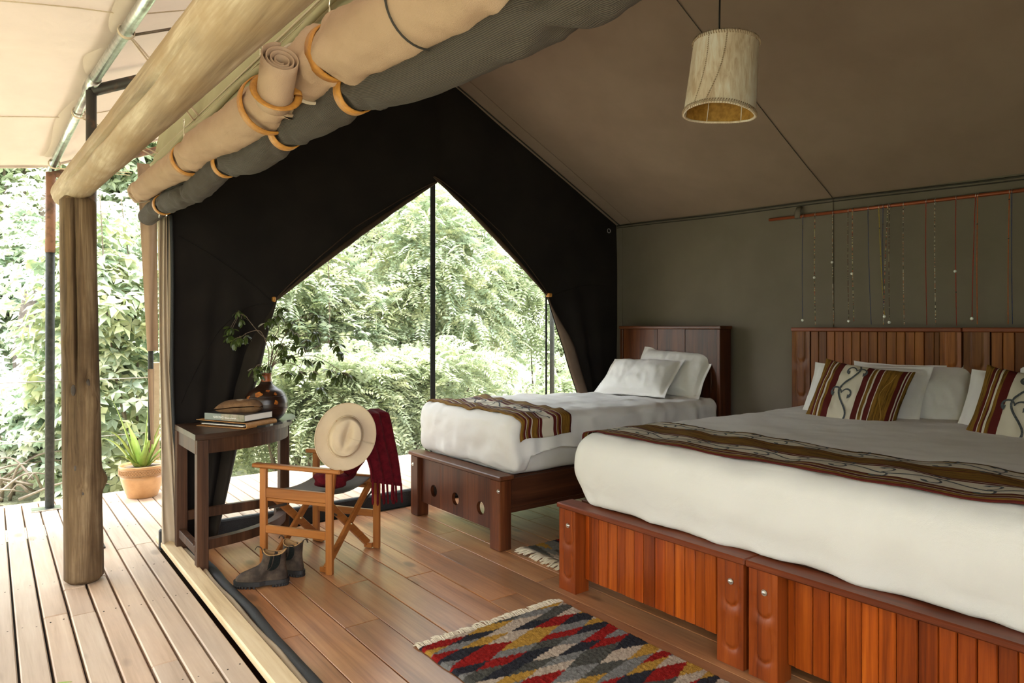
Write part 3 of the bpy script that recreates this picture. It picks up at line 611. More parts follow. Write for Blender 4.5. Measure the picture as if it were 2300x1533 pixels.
pg_ = thing('gable_post', 'dark steel post standing outside the net window on its right', 'post', (5.53, 6.4, 0))
obj('tube', MB().tube([(5.53, 6.4, 0), (5.53, 6.4, 2.4)], .030, 12), 'greenpost', pg_)
obj('foot_plate', MB().box((5.53, 6.4, .006), (.15, .12, .012)), 'greenpost', pg_)
# webbing tie straps from the pipe down to the tent eave
for k, (y0, y1, lab) in enumerate(((3.95, 3.60, 'cream webbing strap with buckle looped over the pipe nearest the viewer'), (5.35, 4.55, 'cream webbing strap looped over the pipe between the two posts'), (6.15, 5.6, 'cream webbing strap at the far end of the pipe by the rusty post'))):
    px_, pz_ = pk(y0); pz_ -= .03 if y0 < 5 else .045
    wb = thing('webbing_strap', lab, 'strap', (px_, y0, pz_ - .2), 'tie straps on the roof pipe')
    ring = [(px_ + .038 * math.cos(t), y0 + .012 * math.sin(t), pz_ + .038 * math.sin(t)) for t in np.linspace(0, 6.28, 18)]
    obj('loop', MB().tube(ring, .011, 6, flat=.35), 'webbing', wb)
    e = V3(.82, y1, 2.42 if k < 2 else 2.50); s0 = V3(px_ + .03, y0, pz_ - .03)
    for dy in (0, .10):
        obj('tail', MB().bar(s0 + V3(0, dy * .2, 0), e + V3(0, dy, 0), .022, .003, bev=.001), 'webbing', wb)
    mid = s0 + (e - s0) * .55
    obj('buckle', MB().bar(mid - (e - s0) * .06, mid + (e - s0) * .06, .034, .010), 'brass', wb)
    if k == 0: obj('pull_cord', MB().tube([(px_ + .03, y0, pz_ - .01), (px_ + .20, y0 - .05, pz_ + .05)], .007, 6), 'stem', wb)

# rolled canvas and rolled net: lumpy tubes pinched by leather straps
def roll_mesh(path, rad, straps, sd, pinch=.72, n=36, step=.014, wr_=.06):
    P = catmull(path, 24); seg = np.r_[0, np.cumsum(np.linalg.norm(np.diff(P, axis=0), axis=1))]; L = seg[-1]
    k = int(L / step); s = np.linspace(0, L, k); Q = np.stack([np.interp(s, seg, P[:, i]) for i in range(3)], 1)
    rr = np.interp(s, np.linspace(0, L, len(rad)), rad)
    T = np.gradient(Q, axis=0); T /= np.linalg.norm(T, axis=1)[:, None]; vs = []; uv = []; fs = []; ctr = []
    for i in range(k):
        t = T[i]; n1 = V3(0, 0, 1) - t * t[2]; n1 /= np.linalg.norm(n1); n2 = np.cross(t, n1); pin = 1; fold = 0
        for q in straps:
            g = math.exp(-((s[i] - q * L) / .045) ** 2); g2 = math.exp(-((s[i] - q * L) / .20) ** 2); pin *= 1 - (1 - pinch) * g; fold += g2 * math.sin(26 * (s[i] - q * L) + sd)
        for j in range(n + 1):
            th = 2 * math.pi * j / n
            r_ = rr[i] * pin * (1 + wr_ * nz((math.cos(th) * 1.3, math.sin(th) * 1.3, s[i] * 4), 1.4, sd) + .15 * abs(fold) * math.sin(4 * th + 3 * nz((0, 0, s[i] * 5), 1, sd) + sd + 3 * fold) + .09 * abs(nz((math.cos(th) * 2, math.sin(th) * 2, s[i] * 9), 1.2, sd + 4)))
            r_ *= 1 + .03 * max(0, math.sin(th * .5 + sd))
            vs.append(Q[i] + r_ * (math.cos(th) * n1 * .96 + math.sin(th) * n2)); uv.append((s[i], j / n))
        ctr.append((Q[i], t, n1, n2, rr[i] * pin))
    m_ = n + 1
    for i in range(k - 1):
        for j in range(n): fs.append((i * m_ + j, i * m_ + j + 1, (i + 1) * m_ + j + 1, (i + 1) * m_ + j))
    mb = MB().add(vs, fs, uv, True)
    for e, sg in ((0, -1), (k - 1, 1)):                      # ends: rim, then nested turns of the roll
        c, t, n1, n2, r_ = ctr[e]; rings = [(1.0, 0), (.93, .010), (.86, -.004), (.78, -.010), (.74, .0), (.62, -.012), (.56, -.002), (.42, -.016), (.36, -.006), (.1, -.02)]
        o = len(mb.v); vv = []; ff = []
        for q, dz in rings:
            for j in range(n): th = 2 * math.pi * j / n; vv.append(c + sg * t * dz + r_ * q * (math.cos(th) * n1 * .96 + math.sin(th) * n2))
        for a in range(len(rings) - 1):
            for j in range(n):
                f_ = (a * n + j, a * n + (j + 1) % n, (a + 1) * n + (j + 1) % n, (a + 1) * n + j); ff.append(f_ if sg < 0 else f_[::-1])
        ff.append(tuple((len(rings) - 1) * n + j for j in range(n))); mb.add(vv, ff, None, True)
    def at(q): return ctr[min(k - 1, int(q * (k - 1)))]
    return mb, at
def strap_on(at, q, parent, wid=.044, hang=.10):
    c, t, n1, n2, r_ = at(q); r_ = r_ * 1.06 + .006; pts = []
    vs = []; fs = []
    a0, a1, n = -2.75, 1.0, 22
    for i in range(n + 1):
        th = a0 + (a1 - a0) * i / n + math.pi * .95
        d = math.cos(th) * n1 + math.sin(th) * n2
        for (rad_, w_) in ((r_, -wid / 2), (r_, wid / 2), (r_ + .005, wid / 2), (r_ + .005, -wid / 2)): vs.append(c + d * rad_ + t * w_)
    for i in range(n):
        for a in range(4): fs.append((i * 4 + a, i * 4 + (a + 1) % 4, i * 4 + 4 + (a + 1) % 4, i * 4 + 4 + a))
    fs += [(3, 2, 1, 0), (n * 4, n * 4 + 1, n * 4 + 2, n * 4 + 3)]
    s_ = obj('leather_strap', MB().add(vs, fs, None, True), 'leather', parent)
    # wire hook from the strap's outer top up to the eave
    th = a0 + math.pi * .95; d = math.cos(th) * n1 + math.sin(th) * n2; b = c + d * (r_ + .004); tp = b + V3(.0, 0, hang)
    w1 = [b + t * .012, b + t * .012 + V3(0, 0, .012), b + V3(0, 0, hang * .45), b + V3(0, 0, hang * .55) - t * .004, tp + t * .010, tp + V3(0, 0, .012), tp - t * .012, tp - t * .010 - V3(0, 0, .022)]
    w2 = [b - t * .012, b - t * .012 + V3(0, 0, .012), b + V3(0, 0, hang * .45)]
    obj('wire_hook', MB().tube(catmull(w1, 5), .0022, 6).tube(catmull(w2, 5), .0022, 6), 'steelhook', s_)
dark_path = [(.795, 4.80, 2.075), (.812, 4.44, 2.098), (.842, 3.75, 2.083), (.861, 3.29, 2.128), (.878, 2.92, 2.085), (.894, 2.55, 2.118), (.905, 2.28, 2.108), (.917, 2.00, 2.118), (.928, 1.75, 2.082), (.937, 1.54, 2.066), (.946, 1.33, 2.062), (.957, 1.10, 2.06), (.97, .80, 2.07)]
mb, at = roll_mesh(dark_path, [.056, .058, .06, .062, .064, .066, .068], [.10, .23, .385, .56, .70, .93], 2, .80)
dr_ = thing('rolled_net_blind', 'long dark ribbed net roll, lowest of the rolls tied along the tent front', 'rolled blind', (.88, 3.0, 2.0), 'rolled tent blinds')
obj('roll', mb, 'ribbed', dr_)
for q in (.10, .385, .56, .70): strap_on(at, q, dr_)
obj('zip_edge', MB().tube([at(q)[0] + at(q)[4] * 1.04 * (at(q)[2] * .5 - at(q)[3] * .86) for q in (.57, .585, .60, .62, .64)], .005, 6), 'galv', dr_)
sl = thing('hanging_strap', 'loose ochre strap with a wire hook at the far end of the rolls', 'strap', (.80, 4.42, 2.05))
obj('strap', MB().box((.795, 4.40, 2.165), (.005, .030, .14)), 'leather', sl)
obj('keeper', MB().box((.795, 4.40, 2.11), (.012, .038, .016)), 'leather', sl)
obj('wire_hook', MB().tube(catmull([(.792, 4.385, 2.10), (.790, 4.40, 2.07), (.788, 4.40, 2.03), (.79, 4.415, 2.02), (.79, 4.42, 2.04)], 5), .0025, 6).tube([(.792, 4.415, 2.10), (.790, 4.40, 2.07)], .0025, 6), 'steelhook', sl)
tan1 = [(.722, 4.66, 2.195), (.745, 4.2, 2.205), (.762, 3.70, 2.19), (.778, 3.28, 2.212), (.793, 2.87, 2.188), (.806, 2.52, 2.188), (.814, 2.34, 2.19)]
mb, at = roll_mesh(tan1, [.062, .068, .074, .080, .086, .09], [.02, .47, .97], 5, .86)
tr_ = thing('rolled_canvas_blind', 'smooth tan canvas roll at the far end under the log beam', 'rolled blind', (.77, 3.5, 2.1), 'rolled tent blinds')
obj('roll', mb, 'tan', tr_)
c, t, n1, n2, r_ = at(.015); obj('piped_edge', MB().tube([c + r_ * 1.12 * (math.cos(th) * n1 + math.sin(th) * n2) for th in np.linspace(0, 6.2832, 40)], .006, 6), 'tancream', tr_)
for q in (.47, .93): strap_on(at, q, tr_)
tan2 = [(.822, 2.18, 2.205), (.829, 2.0, 2.215), (.836, 1.82, 2.188), (.845, 1.60, 2.18), (.853, 1.40, 2.172), (.862, 1.18, 2.16), (.875, .80, 2.17)]
mb, at = roll_mesh(tan2, [.088, .100, .100, .098, .096], [.16, .75], 9, .72, wr_=.09)
tr2 = thing('rolled_canvas_blind', 'fat creased tan canvas roll nearest the viewer under the log beam', 'rolled blind', (.84, 1.6, 2.1), 'rolled tent blinds')
obj('roll', mb, 'tan', tr2)
c, t, n1, n2, r_ = at(.012); obj('piped_edge', MB().tube([c + r_ * 1.10 * (math.cos(th) * n1 + math.sin(th) * n2) for th in np.linspace(0, 6.2832, 40)], .006, 6), 'tancream', tr2)
c, t, n1, n2, r_ = at(.52); obj('seam', MB().tube([c + r_ * 1.07 * (math.cos(th) * n1 + math.sin(th) * n2) for th in np.linspace(0, 6.2832, 40)], .003, 5), 'pipe_edge', tr2)
strap_on(at, .16, tr2, .050)
# the small coil of canvas standing between them, its spiral end showing
ax = V3(.15, .80, -.55); ax /= np.linalg.norm(ax); top = V3(.688, 2.02, 2.182)
e1 = np.cross(ax, V3(0, 0, 1)); e1 /= np.linalg.norm(e1); e2 = np.cross(ax, e1)
def coil(u, v):
    th = u * 2 * math.pi * 3.6; r_ = .014 + .046 * u; return top + ax * (.17 * v + .012 * (1 - u)) + r_ * (math.cos(th + 1) * e1 + 1.15 * math.sin(th + 1) * e2)
cr_ = thing('coiled_canvas', 'small upright coil of tan canvas showing its spiral end', 'rolled blind', (.71, 2.1, 2.08), 'rolled tent blinds')
obj('coil', MB().grid(130, 6, coil, thick=.004), 'tan', cr_)
obj('leather_strap', MB().tube([top + ax * .13 + .066 * (math.cos(th) * e1 + 1.15 * math.sin(th) * e2) for th in np.linspace(0, 6.2832, 30)], .013, 6, flat=.3), 'leather', cr_)
# ================================================================ BEDS
def plate_hole(y0, y1, z0, z1, xa, xb, cy, cz, r, n=32):
    """plank with a round hole, thickness along x"""
    mb = MB(); vs = []; fs = []
    for x in (xa, xb):
        for j in range(n):
            t = 2 * math.pi * j / n; vs.append((x, cy + r * math.cos(t), cz + r * math.sin(t)))
        for j in range(n):
            t = 2 * math.pi * j / n; c, s = math.cos(t), math.sin(t)
            k = min((y1 - cy) / c if c > 1e-6 else (y0 - cy) / c if c < -1e-6 else 9, (z1 - cz) / s if s > 1e-6 else (z0 - cz) / s if s < -1e-6 else 9)
            vs.append((x, cy + k * c, cz + k * s))
        for q in ((y1, z1), (y0, z1), (y0, z0), (y1, z0)): vs.append((x, *q))
    m_ = 2 * n + 4
    for a, s in ((0, -1), (m_, 1)):
        for j in range(n):
            f = (a + j, a + (j + 1) % n, a + n + (j + 1) % n, a + n + j); fs.append(f if s < 0 else f[::-1])
        for c in range(4):                                   # fill the corners
            cyc, czc = ((y1, z1), (y0, z1), (y0, z0), (y1, z0))[c]; ang = math.atan2(czc - cz, cyc - cy) % (2 * math.pi); j = int(ang / (2 * math.pi) * n) % n
            f = (a + n + j, a + n + (j + 1) % n, a + 2 * n + c); fs.append(f if s < 0 else f[::-1])
    for j in range(n): fs.append((j, m_ + j, m_ + (j + 1) % n, (j + 1) % n))
    e = {}
    for f in fs:
        for p, q in zip(f, f[1:] + f[:1]): e[(p, q)] = 1
    for (p, q) in list(e):
        if (q, p) not in e and p < m_ and q < m_: fs.append((q, p, p + m_, q + m_))
    return mb.add(vs, fs)
def bolt(y, z, x, parent, r=.013):
    obj('bolt', MB().lathe([(r, 0), (r, .003), (r * .95, .004), (r * .5, .004), (r * .5, .009), (r * .3, .010)], 12, smooth=False).xf(Matrix.Translation((x, y, z)) @ Matrix.Rotation(R(-90), 4, 'Y')), 'chrome', parent)
# ---- single bed: dark planks with three round holes
sb = thing('single_bed', 'dark plank single bed with three round holes in its footboard', 'bed', (3.6, 3.93, 0))
obj('foot_cap', MB().box((2.535, 3.93, .450), (.115, 1.15, .028), bev=.006), 'darkcap', sb)
for y in (4.432, 3.424): obj('foot_post', MB().box((2.535, y, .218), (.095, .105, .436), bev=.006), 'darkwood', sb)
for (a, b, hy) in ((4.378, 4.121, 4.205), (4.119, 3.769, 3.922), (3.767, 3.478, 3.622)):
    obj('foot_plank', plate_hole(b, a, .105, .436, 2.520, 2.545, hy, .215, .043), 'darkwood', sb)
for y in (4.445, 3.372): bolt(y + (.0 if y > 4 else .01), .372, 2.4875, sb)
for y in (4.455, 3.405): obj('side_rail', MB().box((3.65, y, .33), (2.14, .035, .215), bev=.004).box((3.65, y - .02 if y < 4 else y + .02, .24), (2.14, .012, .03), bev=.002), 'darkrail', sb)
obj('bed_base', MB().box((3.65, 3.93, .425), (2.12, 1.00, .03)), 'darkrail', sb)
hb = [(4.483, 4.047), (4.043, 3.743), (3.739, 3.41)]
for k, (a, b) in enumerate(hb):
    if k == 1: mbh = plate_hole(b, a, .30, 1.366, 4.735, 4.765, 3.90, 1.115, .045)
    else: mbh = MB().box((4.75, (a + b) / 2, .833), (.03, a - b, 1.066))
    obj('head_plank', mbh, 'darkwood', sb)
obj('head_cap', MB().box((4.79, 3.93, 1.380), (.165, 1.13, .026), bev=.005), 'darkcap', sb)
for y in (4.47, 3.394): obj('head_post', MB().box((4.795, y, .683), (.15, .034, 1.366), bev=.004), 'darkwood', sb)
obj('knot_hollow', MB().tube(catmull([(4.733, 3.475, .84), (4.729, 3.468, .93), (4.733, 3.475, 1.03)], 6), [.004] + [.008] * 11 + [.004], 6), 'darkrail', sb)

# ---- the two red slatted frames pushed together
def carved_post(y0, y1, z0, z1, xf, depth, loops):
    """post whose front face (towards -x) carries scooped U-shaped carving; loops: (y centre, z bottom, half width, z top)"""
    def h(y, z):
        d_ = 0
        for (cy, zb, hw, zt) in loops:
            if z > zt + .02: continue
            zc = zb + hw
            dd = math.hypot(y - cy, z - zc) - hw if z < zc else abs(y - cy) - hw
            f = min(1, max(0, (zt + .02 - z) / .03))
            if dd > 0: d_ = max(d_, f * .010 * math.exp(-(dd / .018) ** 1.3) * (1.0 if z < zc + .05 else .75))
            else: d_ = max(d_, f * .010 * math.exp(-(dd / .0035) ** 2))
        return d_
    nu, nv = 26, 64; mb = MB()
    mb.grid(nu, nv, lambda u, v: (xf + h(y1 + (y0 - y1) * u, z0 + (z1 - z0) * v), y1 + (y0 - y1) * u, z0 + (z1 - z0) * v), smooth=True)
    xb = xf + depth
    vs = [(xf, y0, z0), (xf, y1, z0), (xf, y1, z1), (xf, y0, z1), (xb, y0, z0), (xb, y1, z0), (xb, y1, z1), (xb, y0, z1)]
    return mb.add(vs, [(4, 5, 6, 7)[::-1], (0, 4, 7, 3)[::-1], (1, 2, 6, 5)[::-1], (0, 1, 5, 4)[::-1], (3, 7, 6, 2)[::-1]])
def slat_frame(label):
    t = thing('slatted_bed', label, 'bed', (3.6, 2.165, 0), 'slatted beds pushed together')
    Y1, Y0 = 2.735, 1.600
    obj('foot_cap', MB().box((2.45, (Y0 + Y1) / 2, .441), (.115, Y1 - Y0, .026), bev=.005), 'redcap', t)
    for (a, b) in ((2.725, 2.600), (1.735, 1.610)):
        c = (a + b) / 2
        obj('foot_post', carved_post(b, a, 0, .428, 2.405, .095, ((c, .245, .030, .5), (c, .070, .030, .195))), 'redpost', t)
    bolt(2.655, .345, 2.404, t); bolt(1.668, .345, 2.404, t)
    e = [2.598, 2.566, 2.494, 2.431, 2.370, 2.313, 2.255, 2.196, 2.127, 2.064, 2.010, 1.955, 1.899, 1.845, 1.783, 1.737]
    for k, (a, b) in enumerate(zip(e[:-1], e[1:])):
        dx = rng.uniform(-.002, .003)
        obj('slat', MB().box((2.478 + dx, (a + b) / 2, .248), (.020, a - b - .0025, .360), bev=.003), 'redwood', t)
    obj('backing', MB().box((2.495, 2.167, .248), (.012, .87, .34)), 'darkrail', t)
    for y in (2.69, 1.645): obj('side_rail', MB().box((3.66, y, .33), (2.30, .035, .20)), 'redcap', t)
    obj('bed_base', MB().box((3.66, 2.167, .445), (2.28, 1.02, .03)), 'darkrail', t)
    # headboard
    H1, H0 = 2.800, 1.664
    obj('head_cap', MB().box((4.835, (H0 + H1) / 2, 1.365), (.10, H1 - H0, .028), bev=.005), 'redcap', t)
    for (a, b) in ((2.795, 2.655), (1.790, 1.668)):
        c = (a + b) / 2
        obj('head_post', carved_post(b, a, .45, 1.351, 4.795, .08, ((c, 1.13, .034, 1.5), (c, .875, .034, 1.045))), 'hbslat', t)
    e = [2.652, 2.591, 2.531, 2.472, 2.411, 2.351, 2.293, 2.235, 2.176, 2.118, 2.055, 2.0, 1.94, 1.883, 1.825, 1.793]
    for a, b in zip(e[:-1], e[1:]):
        obj('slat', MB().box((4.815 + rng.uniform(-.002, .003), (a + b) / 2, .90), (.022, a - b - .003, .902), bev=.003), 'hbslat', t)
    obj('backing', MB().box((4.84, 2.22, .90), (.012, .88, .88)), 'darkrail', t)
    for (a, b) in ((2.795, 2.655), (1.790, 1.668)): obj('head_leg', MB().box((4.84, (a + b) / 2, .225), (.08, a - b - .02, .45)), 'redpost', t)
    return t
kb = slat_frame('red slatted bed half nearer the dark single bed, left of the joint')
dup(kb, (0, -1.139, 0), 'red slatted bed half nearest the viewer, running off the right edge', 'slatted beds pushed together')

# ---- bedding
def soft_box(x0, x1, y0, y1, z0, z1, r, n, warp=None, wr_=.006, sd=0):
    c = V3((x0 + x1) / 2, (y0 + y1) / 2, (z0 + z1) / 2); h = V3((x1 - x0) / 2, (y1 - y0) / 2, (z1 - z0) / 2); ih = h - r; mb = MB()
    for a in range(3):
        b_, c_ = (a + 1) % 3, (a + 2) % 3
        for sg in (-1, 1):
            nu, nv = n[b_], n[c_]
            def f(u, v):
                q = V3(0, 0, 0); q[a] = sg * h[a]; q[b_] = h[b_] * math.sin((u * 2 - 1) * 1.45) / math.sin(1.45) * (1 if sg > 0 else -1); q[c_] = h[c_] * math.sin((v * 2 - 1) * 1.45) / math.sin(1.45)
                k = np.clip(q, -ih, ih); d = q - k; L = np.linalg.norm(d); nn = d / L if L > 1e-9 else V3(0, 0, 0); p = c + k + nn * r
                w_ = wr_ * (nz(p, 5, sd) + .5 * nz(p, 13, sd + 1)); p = p + nn * w_
                return warp(p) if warp else p
            mb.grid(nu, nv, f)
    return mb
def weld(o, d=.0008):
    bm = bmesh.new(); bm.from_mesh(o.data); bmesh.ops.remove_doubles(bm, verts=bm.verts, dist=d); bmesh.ops.recalc_face_normals(bm, faces=bm.faces); bm.to_mesh(o.data); bm.free(); o.data.update(); return o
def swarp(p):
    x, y, z = p; t = (z - .46) / .36
    if x < 2.75:                                    # foot end: bulges out over the footboard, tucked in at the bottom
        k = ease((2.75 - x) / .25); x += k * (-.035 * math.sin(math.pi * min(1, max(0, t))) - .030 * max(0, 1 - t / .22) ** 2)
        x += .012 * k * math.sin(y * 30 + 4 * nz((y, z, 0), 3)) * (1 - t)
    if y < 3.6:
        k = ease((3.6 - y) / .2); low = .60 + .02 * math.sin(x * 9); y += k * .012 * math.sin(x * 34 + 5 * nz((x, z, 1), 3)) * (1 - t)
        if x > 2.72: z = max(z, low - .02 + .04 * ease((2.85 - x) / .15) * 0)
    z -= .02 * ease((x - 2.9) / 1.6) * ease(t)
    return V3(x, y, z)
tag(obj('mattress', soft_box(2.60, 4.70, 3.40, 4.45, .442, .66, .06, (30, 16, 8)), 'mattress'), 'pale mattress showing beneath the sheet of the single bed', 'mattress')
weld(bpy.data.objects['mattress'])
du = tag(obj('duvet', soft_box(2.575, 4.69, 3.355, 4.50, .466, .828, .07, (100, 70, 40), swarp, .017, 2), 'linen'), 'white duvet rounded over the foot of the single bed', 'duvet'); weld(du)
def kwarp(p):
    x, y, z = p; t = (z - .46) / .35
    if x < 2.8:
        k = ease((2.8 - x) / .25); x += k * (-.034 * math.sin(math.pi * min(1, max(0, t)) ** 1.3) - .045 * max(0, 1 - t / .22) ** 2 + .006 * math.sin(y * 21 + z * 9) * (1 - t))
    if y > 2.45:
        k = ease((y - 2.45) / .2); y += k * (.022 * math.sin(math.pi * min(1, max(0, t))) - .04 * (1 - ease(t * 2)))
    z += .012 * nz((x * 1.5, y * 1.5, 0), 1, 4) * ease(t)
    return V3(x, y, z)
dk2 = tag(obj('duvet', soft_box(2.475, 4.74, .50, 2.665, .456, .822, .075, (110, 120, 44), kwarp, .008, 5), 'linen'), 'wide white duvet filling the slatted double bed', 'duvet'); weld(dk2)
for (a, b) in ((2.62, 1.68), (1.60, .55)):
    pass
# surfaces of both duvets, read back so the throws lie on them
def top_of(o):
    from mathutils.bvhtree import BVHTree
    me = o.data; L = Vector(o.location); return BVHTree.FromPolygons([v.co + L for v in me.vertices], [tuple(p.vertices) for p in me.polygons])
bvS, bvK = top_of(du), top_of(dk2)
def ray_z(bv, x, y, dflt):
    h = bv.ray_cast(Vector((x, y, 2)), Vector((0, 0, -1))); return h[0].z if h[0] is not None else dflt
def ribbon(surf, pts, w_, off, nrm):
    """flat printed line following a surface: pts in surface coordinates (metres)"""
    P = np.array(pts, float); T = np.gradient(P, axis=0); T /= np.linalg.norm(T, axis=1)[:, None] + 1e-9; Nn = np.stack([-T[:, 1], T[:, 0]], 1)
    k = len(P); W_ = np.array([w_ if np.isscalar(w_) else np.interp(i / (k - 1), np.linspace(0, 1, len(w_)), w_) for i in range(k)]); vs = []
    for s in (-1, 1):
        for i in range(k): q = P[i] + s * Nn[i] * W_[i]; vs.append(np.array(surf(*q)) + off * np.array(nrm(*q)))
    return vs, [(i, i + 1, k + i + 1, k + i) for i in range(k - 1)]
def vine(L, A, per, ph=0, wd=.0045):
    """list of (points, widths): a wavy stem along s with curling tendrils"""
    out = []; s = np.linspace(0, L, int(L / .01)); out.append((np.stack([s, A * np.sin(2 * math.pi * s / per + ph)], 1), wd))
    k = 0; q = -ph * per / (2 * math.pi) + per * .10
    while q < L:
        if q > .02:
            for sg in (1, -1):
                dirn = sg if k % 2 == 0 else -sg; b = np.array([q, A * math.sin(2 * math.pi * q / per + ph)]); r0 = per * .115; pts = []
                for t in np.linspace(0, 1, 26):
                    a_ = -math.pi / 2 + t * 4.4; rr = r0 * (1 - .55 * t); pts.append(b + np.array([per * .06 + rr * math.cos(a_) + .35 * r0, dirn * (r0 * 1.0 + rr * math.sin(a_))]))
                out.append((np.array(pts), [wd * .5, wd, wd * 1.0, wd * 2.4]))
        q += per * .5; k += 1
    return out
# single bed throw: hangs over both long sides
def path_profile(y_far, y_near, x, bv, hang_far, hang_near, ofs=.052):
    ys = np.linspace(y_far, y_near, 60); top = [(y, ray_z(bv, x, y, .80) + .010) for y in ys]; zt0 = top[0][1]; zt1 = top[-1][1]
    pre = [(y_far + ofs, zt0 - hang_far * t) for t in np.linspace(1, .12, 8)]; post = [(y_near - ofs - .006 * math.sin(t * 6), zt1 - hang_near * t) for t in np.linspace(.12, 1, 8)]
    P = np.array(pre + top + post); s = np.r_[0, np.cumsum(np.hypot(*np.diff(P, axis=0).T))]; return P, s
def throw_surface(xf0, xf1, y_far, y_near, bv, hf, hn, nst=24):
    xs_ = np.linspace(0, 1, nst); prof = []
    for t in xs_:
        xm = xf0(.5) + (xf1(.5) - xf0(.5)) * t; prof.append(path_profile(y_far, y_near, xm, bv, hf, hn))
    L = prof[0][1][-1]
    def S(s, t):                                        # s metres along, t 0..1 across
        k = min(nst - 1, max(0, int(t * (nst - 1)))); f = t * (nst - 1) - k; k2 = min(nst - 1, k + 1); u = s / L
        def ev(k_): P, ss = prof[k_]; return V3(np.interp(u * ss[-1], ss, P[:, 0]), np.interp(u * ss[-1], ss, P[:, 1]))
        yz = ev(k) * (1 - f) + ev(k2) * f; x = xf0(u) + (xf1(u) - xf0(u)) * t
        return V3(x + .006 * math.sin(u * 30 + t * 4), yz[0], yz[1] + .004 * math.sin(u * 44 + t * 7) * (1 if .1 < u < .9 else .3))
    return S, L
S1, L1 = throw_surface(lambda u: 2.635 - .03 * math.sin(u * 3), lambda u: 3.13 - .10 * u + .02 * math.sin(u * 7), 4.485, 3.390, bvS, .14, .14)
def bake(S, L, ns, nt):
    G_ = np.array([[S(L * i / ns, j / nt) for j in range(nt + 1)] for i in range(ns + 1)])
    def f(s, t):
        a = np.clip(s / L, 0, 1) * ns; b_ = np.clip(t, 0, 1) * nt; i, j = min(int(a), ns - 1), min(int(b_), nt - 1); fa, fb = a - i, b_ - j
        return (G_[i, j] * (1 - fa) + G_[i + 1, j] * fa) * (1 - fb) + (G_[i, j + 1] * (1 - fa) + G_[i + 1, j + 1] * fa) * fb
    def nrm(s, t):
        d = f(min(L, s + .01), t) - f(max(0, s - .01), t); e = f(s, min(1, t + .05)) - f(s, max(0, t - .05)); n_ = np.cross(e, d); n_ /= np.linalg.norm(n_) + 1e-9
        return n_ if n_[2] > -.3 else -n_
    return f, nrm
F1, N1 = bake(S1, L1, 110, 24)
r1 = obj('bed_runner', MB().grid(110, 24, lambda u, v: F1(u * L1, v), thick=-.004, uvf=lambda u, v: (v, u * L1 / .5)), 'runner2', label='striped maroon and mustard bed runner across the single bed', cat='bed runner')
WT = .48; vm = MB()
for pts, wd in vine(L1 - .04, .045, .34, .6, .0052):
    vs, fs = ribbon(lambda s, c: F1(s, .53 + c / WT), pts, wd, .0055, lambda s, c: N1(s, .53 + c / WT)); vm.add(vs, fs)
obj('vine_print', vm, 'vine', r1)
fm = MB()
for i in range(40):
    t = i / 39; a = F1(0, t); fm.tube([a, a + V3(.004 * math.sin(i), .006, -.03), a + V3(.006 * math.sin(i * 2.1), .008, -.062)], .0032, 5)
obj('fringe', fm, 'wool', r1, kind='stuff')
# double bed throw along the foot
S2, L2 = throw_surface(lambda u: 2.515 + .012 * math.sin(u * 16), lambda u: 3.06 + .012 * math.sin(u * 11), 2.62, .52, bvK, .10, .05)
F2, N2 = bake(S2, L2, 150, 24)
r2 = obj('bed_runner', MB().grid(150, 24, lambda u, v: F2(u * L2, v), thick=-.004, uvf=lambda u, v: (v, u * L2 / .5)), 'runner', label='long mustard and cream bed runner along the foot of the double bed', cat='bed runner')
vm = MB()
for cen, ph, A in ((.29, .4, .030), (.87, 2.0, .026)):
    for pts, wd in vine(L2 - .06, A, .34, ph, .0048):
        vs, fs = ribbon(lambda s, c: F2(s, cen + c / .55), pts, wd, .0055, lambda s, c: N2(s, cen + c / .55)); vm.add(vs, fs)
obj('vine_print', vm, 'vine', r2)
# pillows
def pillow_fn(w_, h_, t_, sd, flange=.0, pinch=.10, crease=.015):
    def f(u, v, side):
        a, b = u * 2 - 1, v * 2 - 1; fl = 1 - flange
        aa, bb = min(1, abs(a) / fl), min(1, abs(b) / fl)
        th = t_ / 2 * max(0, (1 - aa ** 2.6)) ** .55 * max(0, (1 - bb ** 2.6)) ** .55
        x = a * w_ / 2 * (1 - pinch * (1 - abs(b) ** 2) * abs(a) ** 3 * .5); y = b * h_ / 2 * (1 - pinch * (1 - abs(a) ** 2) * abs(b) ** 3)
        q = (x, y, side)
        n_ = crease * (nz(q, 7, sd) + .6 * nz((q[0] * 2 + q[1], q[1] - q[0], side), 11, sd)) * (th / (t_ / 2) + .25)
        edge = .012 * nz((x * 2, y * 2, 0), 4, sd + 9) * max(aa, bb) ** 6
        return V3(x, y, side * (th + .003) + n_ * (1 if th > .003 else .3) + edge)
    return f
def pillow(name, w_, h_, t_, c, nrm, roll, sd, m, label, cat, flange=0, n=(44, 34), group=None, pinch=.10):
    f = pillow_fn(w_, h_, t_, sd, flange, pinch); z = V3(*nrm); z /= np.linalg.norm(z); upv = V3(0, 0, 1); x = np.cross(upv, z); x /= np.linalg.norm(x); y = np.cross(z, x)
    cr, sr = math.cos(roll), math.sin(roll); X = x * cr + y * sr; Y = -x * sr + y * cr; c = V3(*c)
    tw = lambda p: c + X * p[0] + Y * p[1] + z * p[2]
    mb = MB().grid(n[0], n[1], lambda u, v: tw(f(u, v, 1)), uvf=lambda u, v: (u, v)).grid(n[0], n[1], lambda u, v: tw(f(1 - u, v, -1)), uvf=lambda u, v: (1 - u, v))
    o = weld(obj(name, mb, m, None, label, cat, group), .0004)
    return o, (lambda s, c_: tw(f(s, c_, 1))), z
pillow('pillow', .74, .47, .17, (4.635, 3.82, 1.00), (-.80, -.10, .58), R(-3), 11, 'linenp', 'white pillow leaning behind another against the dark headboard', 'pillow', .10)
